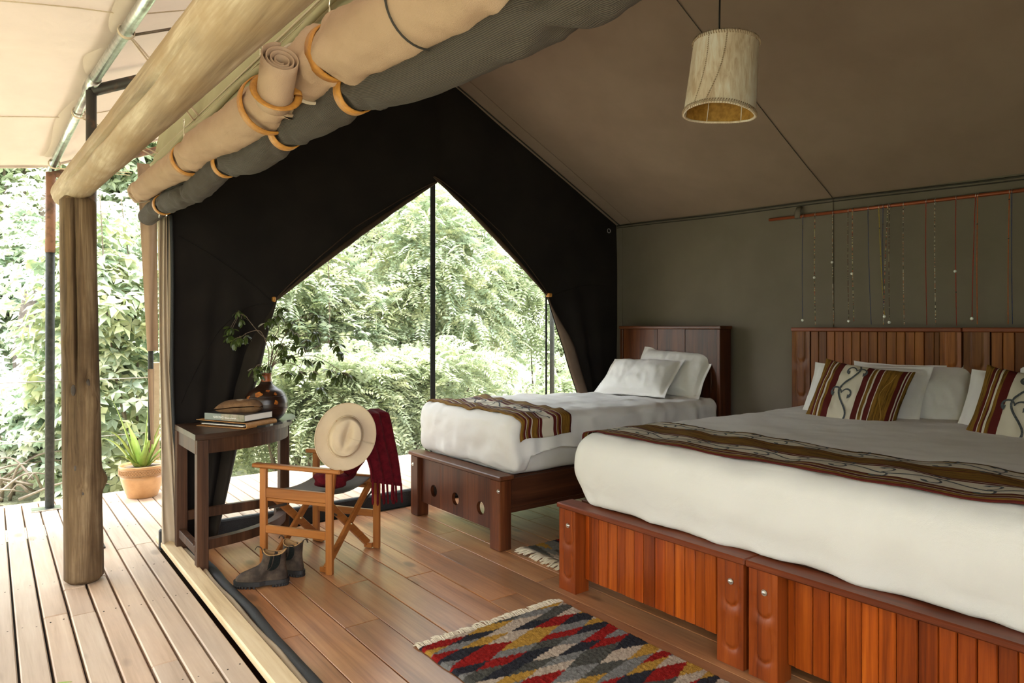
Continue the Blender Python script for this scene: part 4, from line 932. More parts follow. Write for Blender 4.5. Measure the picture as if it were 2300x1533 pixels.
pillow('pillow', .72, .45, .19, (4.40, 3.97, .955), (-.66, -.08, .74), R(2), 12, 'linenp', 'plump white pillow in front at the head of the single bed', 'pillow', .09)
pillow('pillow', .72, .46, .18, (4.665, 1.90, .95), (-.86, -.22, .48), R(0), 13, 'linenp', 'white pillow at the back, right of the striped cushion against the slats', 'pillow', .09)
pillow('pillow', .74, .46, .19, (4.50, 2.13, .945), (-.83, -.05, .56), R(0), 14, 'linenp', 'white pillow directly behind the fully visible striped cushion', 'pillow', .09)
pillow('pillow', .74, .46, .19, (4.50, 1.20, .94), (-.83, .05, .56), R(0), 15, 'linenp', 'white pillow behind the striped cushion cut off by the right edge', 'pillow', .09)
pillow('pillow', .72, .46, .18, (4.66, 1.02, .945), (-.86, .1, .48), R(0), 16, 'linenp', 'rearmost white pillow against the slats near the right edge', 'pillow', .09)
for (c, nr, ro, sd, lab) in (((4.30, 2.075, .935), (-.85, -.12, .52), R(-8), 21, 'striped mustard and cream cushion with a black vine, fully visible'), ((4.30, 1.165, .93), (-.85, -.10, .52), R(-9), 22, 'striped mustard and cream cushion with a vine, cut off at the right edge')):
    o, sf, z = pillow('cushion', .54, .49, .16, c, nr, ro, sd, 'cushion', lab, 'cushion', 0, (50, 44), 'striped cushions', .12)
    vm = MB()
    for pts, wd in vine(.40, .040, .30, .3, .0055):
        vs, fs = ribbon(lambda s, q: sf(.42 + q / .54, .04 + s / .45), pts, wd, .003, lambda s, q: z); vm.add(vs, fs)
    obj('vine_print', vm, 'vine', o)
    vm = MB(); s = np.linspace(0, .36, 40)
    vs, fs = ribbon(lambda s_, q: sf(.82 + q / .54, .08 + s_ / .45), np.stack([s, .022 * np.sin(s * 22)], 1), .0018, .003, lambda s_, q: z); vm.add(vs, fs)
    obj('vine_print', vm, 'vineg', o)
# ================================================================ TABLE AND WHAT LIES ON IT
TZ = .78
def quarter(a, b, n=28, e=1.0):                     # corner table outline: straight against gable and left side, curved in front
    return [(.925 + a * math.sin(t) ** e, 4.63 - b * math.cos(t) ** e) for t in np.linspace(0, math.pi / 2, n)]
tb = thing('side_table', 'dark curved corner side table with a slate slab at its edge', 'table', (1.2, 4.4, 0))
arc = quarter(.70, .53)
obj('tabletop', MB().prism([(.915, 4.63), (.915, 4.10)] + arc[1:], TZ - .032, TZ), 'tabletop', tb)
sl_in = quarter(.42, .30); sl_out = [(x + .012 * math.sin(i * 2.3) * (i % 3 - 1) * .6 + .014, y - .010 + .006 * math.sin(i * 1.7)) for i, (x, y) in enumerate(quarter(.70, .535))]
obj('slate_slab', MB().prism(sl_out[9:] + [(1.34, 4.625), (1.22, 4.42), (1.20, 4.30)], TZ, TZ + .012), 'slate', tb)
ap_o, ap_i = quarter(.675, .505), quarter(.650, .48)
vs = []; fs = []; n = len(ap_o)
for (o_, i_) in zip(ap_o, ap_i): vs += [(*o_, TZ - .115), (*o_, TZ - .032), (*i_, TZ - .032), (*i_, TZ - .115)]
for k in range(n - 1):
    for a in range(4): fs.append((k * 4 + a, k * 4 + 4 + a, k * 4 + 4 + (a + 1) % 4, k * 4 + (a + 1) % 4))
obj('curved_apron', MB().add(vs, fs), 'tablewood', tb)
obj('side_apron', MB().box((.935, 4.37, TZ - .075), (.022, .46, .085)), 'tablewood', tb)
obj('back_apron', MB().box((1.26, 4.615, TZ - .075), (.62, .022, .085)), 'tablewood', tb)
for (x, y) in ((.957, 4.137), (.945, 4.60), (1.575, 4.585)): obj('leg', MB().box((x, y, (TZ - .032) / 2), (.062, .062, TZ - .032), bev=.004), 'tablewood', tb)
obj('side_stretcher', MB().box((.945, 4.37, .115), (.040, .42, .05)), 'tablewood', tb)
obj('back_stretcher', MB().box((1.26, 4.60, .215), (.60, .035, .06)), 'tablewood', tb)
cs_o, cs_i = quarter(.66, .49), quarter(.60, .44); vs = []; fs = []
for (o_, i_) in zip(cs_o, cs_i): vs += [(*o_, .115), (*o_, .17), (*i_, .17), (*i_, .115)]
for k in range(n - 1):
    for a in range(4): fs.append((k * 4 + a, k * 4 + 4 + a, k * 4 + 4 + (a + 1) % 4, k * 4 + (a + 1) % 4))
obj('curved_stretcher', MB().add(vs, fs), 'tablewood', tb)

def rz(a): return Matrix.Rotation(a, 4, 'Z')
# portfolio, book, pouch, small box: directions read from the photo
a_ = math.atan2(4.112 - 4.482, 1.214 - 1.004)       # along the spine edge
ex = V3(math.cos(a_), math.sin(a_), 0); ey = V3(-ex[1], ex[0], 0)
def place(c, dx, dy, z): return V3(c[0], c[1], 0) + ex * dx + ey * dy + V3(0, 0, z)
PC = V3(1.005, 4.475, 0)
pf = thing('leather_portfolio', 'tan leather portfolio with loose papers, bottom of the stack on the table', 'folder', (1.15, 4.38, TZ))
def xyplace(mb, c): return mb.xf(Matrix.Translation(Vector(c)) @ Matrix.Rotation(a_, 4, 'Z'))
L_, D_ = .395, .25
prof = [(0, .004)] + [(L_ - .012 + .014 * math.sin(t), .0175 - .0135 * math.cos(t)) for t in np.linspace(0, math.pi, 12)] + [(0, .036)]
vs = []; fs = []
for (x, z) in prof: vs += [(x, 0, z), (x, D_, z)]
for k in range(len(prof) - 1): fs.append((2 * k, 2 * k + 2, 2 * k + 3, 2 * k + 1))
mbp = MB(); k_ = len(prof)
vo = [(x, y, z + (-.004 if i == 0 else .0 if i < k_ - 1 else .0)) for i, (x, z) in enumerate(prof) for y in (0, D_)]
nrm2 = []
for i, (x, z) in enumerate(prof):
    if i == 0: nn = (0, -1)
    elif i == k_ - 1: nn = (0, 1)
    else: t = math.pi * (i - 1) / 11; nn = (math.sin(t), -math.cos(t))
    nrm2.append(nn)
vs = []
for (x, z), (nx, nz_) in zip(prof, nrm2):
    for y in (0, D_): vs.append((x, y, z))
    for y in (0, D_): vs.append((x + nx * .004, y, z + nz_ * .004))
fs = []
for k in range(k_ - 1):
    a0, b0 = k * 4, k * 4 + 4
    fs += [(a0, a0 + 1, b0 + 1, b0), (a0 + 2, b0 + 2, b0 + 3, a0 + 3), (a0, b0, b0 + 2, a0 + 2), (a0 + 1, a0 + 3, b0 + 3, b0 + 1)]
fs += [(0, 2, 3, 1), ((k_ - 1) * 4, (k_ - 1) * 4 + 1, (k_ - 1) * 4 + 3, (k_ - 1) * 4 + 2)]
BZ = TZ + .001
obj('cover', xyplace(MB().add(vs, fs), (PC[0], PC[1], BZ)), 'portfolio', pf)
obj('papers', xyplace(MB().box((.20, D_ / 2, .016), (.33, D_ - .01, .006)), (PC[0], PC[1], BZ)), 'paper', pf)
obj('inner_card', xyplace(MB().box((.20, D_ / 2, .0245), (.36, D_ - .012, .003)), (PC[0], PC[1], BZ)), 'bookdark', pf)
bz = BZ + .041; bc = PC + ex * .055 + ey * .012
bk = thing('book', 'thick grey book lying on the leather portfolio', 'book', (1.17, 4.38, bz))
BL, BD, BT = .315, .235, .040
obj('lower_cover', xyplace(MB().box((BL / 2, BD / 2, .0015), (BL, BD, .003), bev=.0008), (bc[0], bc[1], bz)), 'bookdark', bk)
obj('upper_cover', xyplace(MB().box((BL / 2, BD / 2, BT - .0015), (BL, BD, .003), bev=.0008), (bc[0], bc[1], bz)), 'bookdark', bk)
obj('pages', xyplace(MB().box((BL / 2, BD / 2 + .003, BT / 2), (BL - .008, BD - .010, BT - .006), bev=.0005), (bc[0], bc[1], bz)), 'paper', bk)
obj('spine', xyplace(MB().box((BL * .21, .0, BT / 2), (BL * .42, .003, BT), bev=.0006), (bc[0], bc[1], bz)), 'bookgrey', bk)
sp2 = obj('spine', xyplace(MB().box((BL * .71, .0, BT / 2), (BL * .58, .003, BT), bev=.0006), (bc[0], bc[1], bz)), 'bookgreen', bk); sp2['label'] = 'olive picture half of the spine'
cu = bpy.data.curves.new('spine_title', 'FONT'); cu.body = 'NABOISHO'; cu.size = .021; cu.extrude = .0003; cu.align_x = 'LEFT'
tmp = bpy.data.objects.new('tmp_title', cu); col.objects.link(tmp); bpy.context.view_layer.update()
dg = bpy.context.evaluated_depsgraph_get(); me = bpy.data.meshes.new_from_object(tmp.evaluated_get(dg)); bpy.data.objects.remove(tmp)
vt = [tuple(v.co) for v in me.vertices]; ft = [tuple(p.vertices) for p in me.polygons]; wtxt = max(v[0] for v in vt)
mbt = MB().add([(x * .085 / wtxt + .070, -.0022 - zz, y + .012) for x, y, zz in vt], ft)
obj('spine_title', xyplace(mbt, (bc[0], bc[1], bz)), 'print', bk)
mbt = MB(); rr = random.Random(5); x = .162
while x < .250:
    l = rr.uniform(.003, .007); mbt.box((x + l / 2, -.0022, .0165 + rr.uniform(-.001, .001)), (l * .8, .0006, rr.uniform(.003, .006)), bev=.0002); x += l
obj('spine_subtitle', xyplace(mbt, (bc[0], bc[1], bz)), 'print', bk)
pz = bz + BT
pc = bc + ex * .165 + ey * .125
pu = thing('pouch', 'soft brown suede pouch with a pale round patch on top of the book', 'pouch', (pc[0], pc[1], pz))
pfn = pillow_fn(.275, .15, .085, 31, 0, .10, .005)
obj('body', MB().grid(36, 24, lambda u, v: pfn(u, v, 1)).grid(36, 24, lambda u, v: pfn(1 - u, v, -1)).xf(Matrix.Translation((pc[0], pc[1], pz + .030)) @ rz(a_ + .50)), 'pouch', pu)
ring = MB().tube([(pc[0] + .026 * math.cos(t), pc[1] + .026 * math.sin(t), pz + .0735) for t in np.linspace(0, 6.2832, 28)], .003, 6, flat=.5).lathe([(.012, 0), (.012, .0015)], 16, (pc[0], pc[1], pz + .0725))
obj('round_patch', ring, 'fringe', pu)
yb = thing('card_box', 'small yellow and brown card box behind the pouch', 'box', (1.255, 4.555, TZ + .001))
yc = (1.175, 4.60)
obj('box_body', MB().box((0, 0, .055), (.085, .055, .110), bev=.002).xf(Matrix.Translation((1.262, 4.582, TZ + .001)) @ rz(a_ + .05)), 'yellow', yb)
obj('box_side', MB().box((.0455, 0, .055), (.006, .054, .108), bev=.001).xf(Matrix.Translation((1.262, 4.582, TZ + .001)) @ rz(a_ + .05)), 'brownbox', yb)
# gourd vase
VX, VY = 1.405, 4.41
va = thing('gourd_vase', 'dark carved gourd vase with a rust coloured neck on the table', 'vase', (VX, VY, TZ + .012))
vp = [(.052, 0), (.085, .006), (.118, .045), (.133, .095), (.128, .140), (.104, .182), (.066, .208), (.044, .226), (.034, .245)]
vpp = catmull([(r_, 0, z) for r_, z in vp], 6)
obj('body', MB().lathe([(p[0], p[2]) for p in vpp], 48, (VX, VY, TZ + .012), fn=lambda x, y, z: (x * (1 + .004 * math.sin(z * 240)), y * (1 + .004 * math.sin(z * 240)), z)), 'gourd', va)
obj('neck', MB().lathe([(.036, .236), (.031, .256), (.029, .275), (.032, .292), (.038, .298), (.034, .297), (.026, .285), (.024, .26)], 32, (VX, VY, TZ + .012)), 'gourdneck', va)
def vr(z): return float(np.interp(z, vpp[:, 2], vpp[:, 0]))
def patch(th, z, wd, hh, sd):
    mb = MB(); pts = [(wd * (1 + .25 * math.sin(3 * t + sd)) * math.cos(t), hh * (1 + .2 * math.sin(4 * t + sd * 2)) * math.sin(t)) for t in np.linspace(0, 2 * math.pi, 20, endpoint=False)]
    P = [(0, 0)] + pts; vs = []
    for (a, b_) in P: r_ = vr(z + b_) * 1.008 + .0012; t2_ = th + a / r_; vs.append((VX + r_ * math.cos(t2_), VY + r_ * math.sin(t2_), TZ + .012 + z + b_))
    return mb.add(vs, [(0, i, i % 20 + 1) for i in range(1, 21)], None, True)
tocam = math.atan2(-VY, -VX)
for dth, z, wd, hh, sd in ((-.42, .170, .024, .015, 1), (-.40, .108, .020, .016, 2), (.45, .120, .012, .014, 3), (.50, .172, .010, .008, 4), (-1.0, .15, .014, .012, 5), (.1, .19, .012, .006, 6)): obj('amber_patch', patch(tocam + dth, z, wd, hh, sd), 'gourdpatch', va)
for z in (.075, .083, .155): obj('carved_band', MB().tube([(VX + (vr(z) * 1.006) * math.cos(t), VY + (vr(z) * 1.006) * math.sin(t), TZ + .012 + z) for t in np.linspace(0, 6.2832, 60)], .0022, 5), 'gourd', va)
# leafy branches: each stem a thing, its leaves parts
camr = V3(.7937, -.6083, 0); camf = V3(.6083, .7937, 0); nb = V3(VX, VY, TZ + .012 + .295); PXM = 4.42 / 1533.
def st3(pts, depth):
    out = [nb + V3(.004 * depth[0], 0, -.06)]
    k = len(pts)
    for i, (u, v) in enumerate(pts): out.append(nb + camr * (u - 578) * PXM + V3(0, 0, 1) * (832 - v) * PXM + camf * (depth[0] + (depth[1] - depth[0]) * (i + 1) / k))
    return out
STEMS = [
    ('arching up and far left', [(588, 800), (587, 768), (560, 742), (538, 716), (528, 704), (515, 701)], (0, .03), [(496, 735, 9), (512, 698, 4), (490, 752, 6), (520, 715, 4)]),
    ('bending left at middle height', [(586, 795), (582, 765), (570, 738), (545, 742), (533, 752)], (0, -.08), [(528, 755, 8), (516, 762, 6), (540, 752, 4)]),
    ('rising straight up', [(590, 790), (592, 755), (600, 735), (592, 712)], (.0, .06), [(585, 712, 8), (598, 704, 8), (578, 722, 6), (602, 690, 6), (612, 690, 4)]),
    ('curving up towards the net with a sparse tip', [(592, 800), (605, 765), (618, 738), (632, 720), (650, 709), (676, 706)], (.02, .10), [(650, 706, 2), (680, 706, 4), (622, 722, 6), (616, 735, 5)]),
    ('leaning up to the right', [(594, 808), (612, 780), (640, 760), (662, 745), (690, 740)], (-.02, .02), [(688, 745, 7), (668, 762, 6), (645, 748, 5), (632, 742, 5)]),
    ('reaching right with a nodding tip', [(598, 806), (640, 792), (690, 775), (715, 762), (738, 765)], (.0, -.06), [(740, 772, 8), (748, 785, 6), (728, 758, 2), (660, 775, 6)]),
    ('long and drooping to the far right', [(598, 810), (640, 797), (690, 793), (730, 812), (760, 832)], (.0, -.10), [(768, 838, 7), (750, 832, 8), (735, 840, 7), (706, 865, 7), (722, 826, 6), (700, 806, 6)]),
    ('drooping low to the right', [(600, 812), (635, 808), (662, 815), (668, 825)], (.0, -.14), [(638, 830, 7), (662, 832, 7), (640, 795, 5), (680, 800, 5), (690, 828, 6)]),
    ('spreading through the middle', [(596, 800), (620, 770), (632, 765)], (.0, -.12), [(632, 775, 9), (628, 790, 8), (612, 768, 6), (645, 770, 5), (605, 750, 5)]),
    ('short and low on the left of the neck', [(575, 818), (566, 812), (562, 825)], (.0, -.08), [(564, 822, 7), (568, 836, 6), (590, 815, 5), (575, 818, 4)]),
]
lv_me = {}
def leaf_me(k):
    if k in lv_me: return lv_me[k]
    l, w_ = (.046, .0098) if k == 0 else (.056, .0115) if k == 1 else (.038, .009)
    mb = MB(); prof = [(0, .001), (.25, .45), (.55, .9), (.75, 1.0), (.92, .6), (1.0, .02)]; vs = []
    for (t, q) in prof: z = -.006 * (t * 2) ** 2 * (l / .04); vs += [(t * l, -w_ * q, z + .0025 * q), (t * l, 0, z), (t * l, w_ * q, z + .0025 * q)]
    fs = []
    for i in range(len(prof) - 1): fs += [(i * 3, i * 3 + 3, i * 3 + 4, i * 3 + 1), (i * 3 + 1, i * 3 + 4, i * 3 + 5, i * 3 + 2)]
    lv_me[k] = mesh_of(MB().add(vs, fs, None, True), 'leaf', M['vaseleaf']); return lv_me[k]
lr = random.Random(11)
for lab, pts, dep, clusters in STEMS:
    P = st3(pts, dep); cp = catmull(P, 6)
    bt = thing('leafy_branch', 'green leafy branch in the gourd vase, ' + lab, 'branch', tuple(P[0]), 'branches in the vase')
    smb = MB().tube(cp, np.linspace(.0034, .0016, len(cp)), 6); pend = []
    for (u, v, n) in clusters:
        tgt = nb + camr * (u - 578) * PXM + V3(0, 0, 1) * (832 - v + 4) * PXM + camf * (dep[0] + (dep[1] - dep[0]) * .8 + lr.uniform(-.03, .03))
        dd = np.linalg.norm(cp - tgt, axis=1); j = int(dd.argmin()); a0 = cp[j]
        if dd[j] > .008: smb.tube(catmull([a0, (a0 + tgt) / 2 + V3(0, 0, .008), tgt], 5), np.linspace(.0018, .0011, 11), 5)
        pend.append((tgt, n))
    so = obj('stem', smb, 'stem', bt)
    for tgt, n in pend:
        a0 = lr.uniform(0, 6.28)
        for i in range(int(n * 2.0)):
            th = a0 + i * 2.4; el = lr.uniform(-1.1, .25); d = V3(math.cos(th) * math.cos(el), math.sin(th) * math.cos(el), math.sin(el))
            o = bpy.data.objects.new('leaf', leaf_me(lr.choice((0, 0, 1, 2)))); col.objects.link(o); o.parent = so; ORG[o.name] = ORG[bt.name]
            o.location = Vector(tgt + d * .003 + V3(0, 0, lr.uniform(-.012, .004)) - ORG[bt.name]); o.rotation_euler = (Matrix.Rotation(lr.uniform(-.6, .6), 3, Vector(d)) @ Vector(d).to_track_quat('X', 'Z').to_matrix()).to_euler()
            s_ = lr.uniform(.8, 1.15); o.scale = (s_, s_, s_)

# ================================================================ DIRECTOR'S CHAIR
ch = thing('director_chair', "folding teak director's chair with a dark canvas seat facing the table", 'chair', (1.60, 3.97, 0)); ch.rotation_euler = (0, 0, math.radians(32.7))
ORG['director_chair'] = V3(0, 0, 0)                   # parts below are in the chair's own frame: x across, +y forward
HX, HY = .25, .225
for sx in (-1, 1):
    for sy in (1, -1): obj('leg', MB().box((sx * HX, sy * HY, .283), (.028, .042, .566), bev=.004), 'teakz', ch)
    obj('armrest', MB().box((sx * HX, -.005, .579), (.048, .600, .024), bev=.006), 'teaky', ch)
    obj('seat_rail', MB().box((sx * (HX - .004), 0, .425), (.026, .41, .058), bev=.004), 'teaky', ch)
    obj('seat_strip', MB().box((sx * (HX - .012), 0, .385), (.022, .41, .020), bev=.003), 'teaky', ch)
    obj('low_rail', MB().box((sx * HX, 0, .215), (.024, .41, .045), bev=.004), 'teaky', ch)
for yy, z0_ in ((HY - .045, 0), (-HY + .045, .0)):
    for sgn in (1, -1):
        off = .012 * sgn
        obj('cross_leg', MB().bar((sgn * (HX - .01), yy + off, .025), (-sgn * (HX - .03), yy + off, .405), .020, .044, up=(sgn * .8, 0, .6)), 'teakx', ch)
    obj('pivot_bolt', MB().tube([(0, yy - .03, .215), (0, yy + .03, .215)], .006, 8), 'brass', ch)
    obj('foot_bar', MB().box((HX - .02, yy, .02), (.03, .055, .03)).box((-HX + .02, yy, .02), (.03, .055, .03)), 'teakx', ch)
for sx in (-1, 1):
    obj('steel_stay', MB().bar((sx * (HX - .02), HY - .02, .33), (sx * .12, HY - .06, .33), .004, .016), 'blacksteel', ch)
    obj('steel_stay', MB().tube(catmull([(sx * (HX - .02), -HY + .02, .36), (sx * .19, -HY + .03, .33), (sx * .14, -HY + .03, .30)], 5), .006, 6), 'blacksteel', ch)
    obj('back_upright', MB().bar((sx * (HX - .012), -HY + .015, .34), (sx * (HX - .012), -HY - .055, .86), .022, .034, up=(0, 1, 0)), 'teakz', ch)
obj('seat_canvas', MB().grid(24, 20, lambda u, v: (-HX + 2 * HX * u, -HY + .035 + (2 * HY - .07) * v, .452 - .040 * math.sin(math.pi * u) ** .8 - .012 * math.sin(math.pi * v) * math.sin(math.pi * u)), thick=.004), 'seat', ch)
obj('back_canvas', MB().grid(24, 8, lambda u, v: (-HX + .01 + (2 * HX - .02) * u, -HY - .030 - .02 * v * .8 - .045 * math.sin(math.pi * u) + .012, .66 + .195 * v), thick=.004), 'seat', ch)
obj('label_tag', MB().box((HX - .014, .12, .33), (.022, .06, .02)), 'print', ch)
CR = Matrix.Translation((1.60, 3.97, 0)) @ rz(math.radians(32.7))
def cw(p): return V3(*(CR @ Vector(p)))
# burgundy wool throw: bunched on the seat, over the back, hanging outside with a tasselled edge
sc_t = thing('wool_throw', 'burgundy wool throw with tassels slung over the chair back', 'throw', tuple(cw((.1, -.2, .45))))
def thr(u, v):                                          # u along: seat -> over the back -> down behind; v across
    key = [(.00, -.10, .465), (.16, -.14, .485), (.28, -.19, .56), (.42, -.215, .76), (.50, -.25, .885), (.56, -.315, .86), (.70, -.345, .66), (.85, -.355, .54), (1.0, -.36, .45)]
    k = [q[0] for q in key]; y = np.interp(u, k, [q[1] for q in key]); z = np.interp(u, k, [q[2] for q in key])
    wdt = .15 + .20 * ease((u - .2) / .4); x = .02 + .085 * ease(u * 2) + (v - .5) * wdt + .02 * math.sin(u * 8)
    fold = math.sin(v * 19 + 2 * math.sin(u * 5)) * .016 * (1 if u > .55 else .6)
    z += -.05 * (v - .5) ** 2 * (1 if .45 < u < .6 else 0) + (.012 * nz((u * 5, v * 5, 0), 2) if u < .5 else 0) + (-.10 * (v - .35) if u > .9 else -.10 * (v - .35) * ease((u - .6) / .3) if u > .6 else 0)
    return cw((x, y + (fold if u > .25 else 0), z + (fold if u <= .25 else 0)))
obj('cloth', MB().grid(70, 44, thr, thick=.010), 'wool', sc_t)
for i in range(13):
    a = thr(1.0, .02 + .96 * i / 12); L_ = .09 + .05 * lr.random(); w2 = lr.uniform(-.02, .02)
    obj('tassel', MB().tube(catmull([a + V3(0, 0, .02), a + V3(w2 * .4, w2 * .3, -L_ * .5), a + V3(w2, w2, -L_)], 5), [.0065] * 8 + [.007, .0075, .004], 6), 'wool', sc_t)
for (c, r_, sd) in (((-.02, -.06, .475), (.10, .085, .048), 1), ((.07, -.10, .500), (.11, .07, .055), 2), ((-.05, -.13, .48), (.07, .07, .05), 3)):
    mb = MB(); mb.grid(24, 16, lambda u, v: cw((c[0] + r_[0] * math.cos(u * 6.2832) * math.sin(v * math.pi) * (1 + .3 * nz((math.cos(u * 6.28), math.sin(u * 6.28), v * 3), 1.5, sd)), c[1] + r_[1] * math.sin(u * 6.2832) * math.sin(v * math.pi) * (1 + .3 * nz((math.cos(u * 6.28), math.sin(u * 6.28), v * 3), 1.5, sd)), max(.432, c[2] + r_[2] * math.cos(v * math.pi)))))
    obj('bunched_fold', mb, 'wool', sc_t)
# felt hat hung on the near back upright, crown towards the viewer
ht = thing('felt_hat', 'beige felt fedora hung on the chair back, crown facing out', 'hat', (1.585, 3.60, .62))
ORG['felt_hat'] = V3(0, 0, 0)
ax_ = V3(-.34, -.90, .10); ax_ /= np.linalg.norm(ax_); hx = np.cross(V3(0, 0, 1), ax_); hx /= np.linalg.norm(hx); hy = np.cross(ax_, hx)
tl = math.radians(-17); hx, hy = hx * math.cos(tl) + hy * math.sin(tl), -hx * math.sin(tl) + hy * math.cos(tl)
hc = V3(1.585, 3.600, .770)
ht.location = hc; 
hm = Matrix(((hx[0], hy[0], ax_[0]), (hx[1], hy[1], ax_[1]), (hx[2], hy[2], ax_[2]))); ht.rotation_euler = hm.to_euler()
def hat_fn(u, v):
    th = u * 2 * math.pi; c, s = math.cos(th), math.sin(th)
    if v < .42:                                         # brim, outer to inner
        t = v / .42; r_ = .176 - .074 * t; z = .012 * (1 - t) ** 2.0 + .006 * math.sin(2 * th + .6) * (1 - t)
        return (r_ * c * .93, r_ * s * 1.06, z)
    t = (v - .42) / .58; hgt = .112
    if t < .72: q = t / .72; r_ = .102 - .022 * q ** 1.6; z = hgt * math.sin(q * math.pi / 2) ** .85
    else: q = (t - .72) / .28; r_ = .080 * (1 - q); z = hgt + .006 * math.sin(q * math.pi) - .0 * q
    x, y = r_ * c * .90, r_ * s * 1.12
    if t > .35:
        k = ease((t - .35) / .35); z -= k * .034 * math.exp(-(x / .020) ** 2) * math.exp(-((y - .012) / .062) ** 2)
        pin = k * .018 * math.exp(-((y + .060) / .030) ** 2); x *= 1 - pin * 22 * .9 if True else 1; z -= k * .020 * math.exp(-((y + .085) / .03) ** 2)
    return (x, y, z)
obj('body', MB().grid(72, 60, hat_fn, thick=.003), 'felt', ht)
obj('brim_edge', MB().tube([tuple(np.array(hat_fn(t, 0.0))) for t in np.linspace(0, 1, 60)], .0030, 6), 'felt', ht)
obj('hat_band', MB().tube([tuple(np.array(hat_fn(t, .43)) * V3(1.01, 1.01, 1) + V3(0, 0, .004)) for t in np.linspace(0, 1, 60)], .0045, 6, flat=.8), 'felt', ht)

# ================================================================ BOOTS
def boot(loc, ang, label):
    b = thing('boot', label, 'boot', (0, 0, 0), 'pair of boots'); 
    lev = [(0.030, -.062, .205, .050), (.050, -.064, .203, .050), (.070, -.060, .180, .048), (.088, -.056, .135, .044), (.105, -.053, .095, .041), (.125, -.052, .074, .040), (.150, -.054, .066, .041), (.175, -.057, .062, .042)]
    def P(th, t):
        z = .030 + .145 * t; c, s = math.cos(th), math.sin(th)
        xb, xf, hw = (np.interp(z, [l[0] for l in lev], [l[k] for l in lev]) for k in (1, 2, 3))
        cx, rx = (xb + xf) / 2, (xf - xb) / 2
        x = cx + rx * (abs(c) ** .9) * (1 if c > 0 else -1); w_ = hw * (1 - .18 * math.exp(-((x - .02) / .04) ** 2) * (1 if z < .09 else .3)) * (1.02 if c > 0 else .82)
        y = w_ * s * (abs(s) ** -.15 if abs(s) > 1e-3 else 1)
        rise = .018 * (abs(c) ** 3) * ease((t - .75) / .25); dip = -.006 * (abs(s) ** 2) * ease((t - .75) / .25)
        return V3(x, y, z + rise + dip)
    up_ = MB().grid(56, 34, lambda u, v: P(u * 2 * math.pi, v), thick=.003)
    obj('upper', up_, 'boot', b)
    obj('lining', MB().tube([P(t, 1.0) + V3(0, 0, .0005) for t in np.linspace(0, 6.2832, 50)], .0028, 5).grid(40, 4, lambda u, v: P(u * 6.2832, 1.0 - .25 * v) * V3(.93, .90, 1) + V3(.0005, 0, -.002)), 'tanlining', b)
    for sg in (1, -1):
        def E_(u, v):
            t = .40 + .60 * v; hwid = .50 * min(1, (v * 2.2) ** .5 + .05) ; th = sg * (math.pi / 2 + .18 + (u - .5) * 2 * hwid * .80); q = P(th, t); n_ = V3(q[0] - .005, q[1] * 2, 0); n_ /= np.linalg.norm(n_) + 1e-9; return q + n_ * .0042
        obj('elastic_panel', MB().grid(14, 16, E_), 'elastic', b)
    def outl(f, dz): return [(P(t, 0)[0] * f + (.070 * (1 - f)), P(t, 0)[1] * f) for t in np.linspace(0, 2 * math.pi, 40, endpoint=False)]
    so = obj('sole', MB().prism(outl(1.05, 0), .012, .022).prism(outl(1.08, 0), .021, .036), 'rubber', b)
    lug = MB()
    for i in range(40):
        t = 2 * math.pi * i / 40; q = P(t, 0)
        if .02 < q[0] < .075: continue
        lug.box((q[0] * 1.03, q[1] * 1.03, .008), (.011, .012, .014), bev=.002)
    lug.box((-.02, 0, .007), (.06, .06, .013)).box((.13, 0, .007), (.10, .06, .013)); obj('lug', lug, 'rubber', so)
    for (x, sg) in ((.066, 1), (-.058, -1)):
        obj('pull_tab', MB().tube(catmull([(x, 0, .170), (x + sg * .008, 0, .200), (x + sg * .028, .0, .208), (x + sg * .040, 0, .192)], 6), .006, 6, flat=.35), 'boot', b)
    b.location = loc; b.rotation_euler = (0, 0, ang); return b
aB = math.atan2(3.78 - 3.652, 1.033 - 1.262)
boot((1.222, 3.680, 0), aB, 'dark brown ankle boot in front, toe pointing to the tent opening')
boot((1.352, 3.765, 0), aB - .55, 'dark brown ankle boot behind, half hidden by the front one')
# ================================================================ LAMP
lp = thing('pendant_lamp', 'cream cowhide drum pendant lamp hanging on a black cord', 'lamp', (2.88, 2.066, 2.44))
ORG['pendant_lamp'] = V3(0, 0, 0)
tilt = Matrix.Translation((2.88, 2.066, 2.44)) @ Matrix.Rotation(R(5), 4, V3(.61, .79, 0)) @ Matrix.Rotation(R(2), 4, V3(.79, -.61, 0)); lp.location = (2.88, 2.066, 2.44)
LMI = Matrix.Translation((0, 0, 0))
def lsh(th, t, off=0):
    r_ = .176 - .020 * t + off + .004 * math.sin(2 * th + 1) * (1 - t); fac = 1 - .012 * abs(math.cos(th * 5)) ; r_ *= fac
    return V3(r_ * math.cos(th), r_ * math.sin(th), .352 * t + .008 * math.sin(th * 2 + .5) * (1 - t))
def L_(mb): return mb.xf(Matrix.Rotation(R(5), 4, V3(.61, .79, 0)) @ Matrix.Rotation(R(2), 4, V3(.79, -.61, 0)))
sh = obj('shade', L_(MB().grid(80, 30, lambda u, v: lsh(u * 6.28318, v), thick=0)), 'hide', lp)
obj('lining', L_(MB().grid(60, 10, lambda u, v: lsh(u * 6.28318, v, -.005))), 'gold', lp)
stm = MB(); lr2 = random.Random(4)
for t_, k in ((0.0, 90), (1.0, 80)):
    for i in range(k):
        th = 6.28318 * i / k; a = lsh(th, t_, .003); b_ = lsh(th + .04, max(0, min(1, t_ + (.045 if t_ == 0 else -.04))), .004); stm.tube([a + V3(0, 0, -.006 if t_ == 0 else .006), (a + b_) / 2 + (a * V3(1, 1, 0)) * .02, b_], .0028, 4)
obj('edge_stitching', L_(stm), 'stitch', sh, kind='stuff')
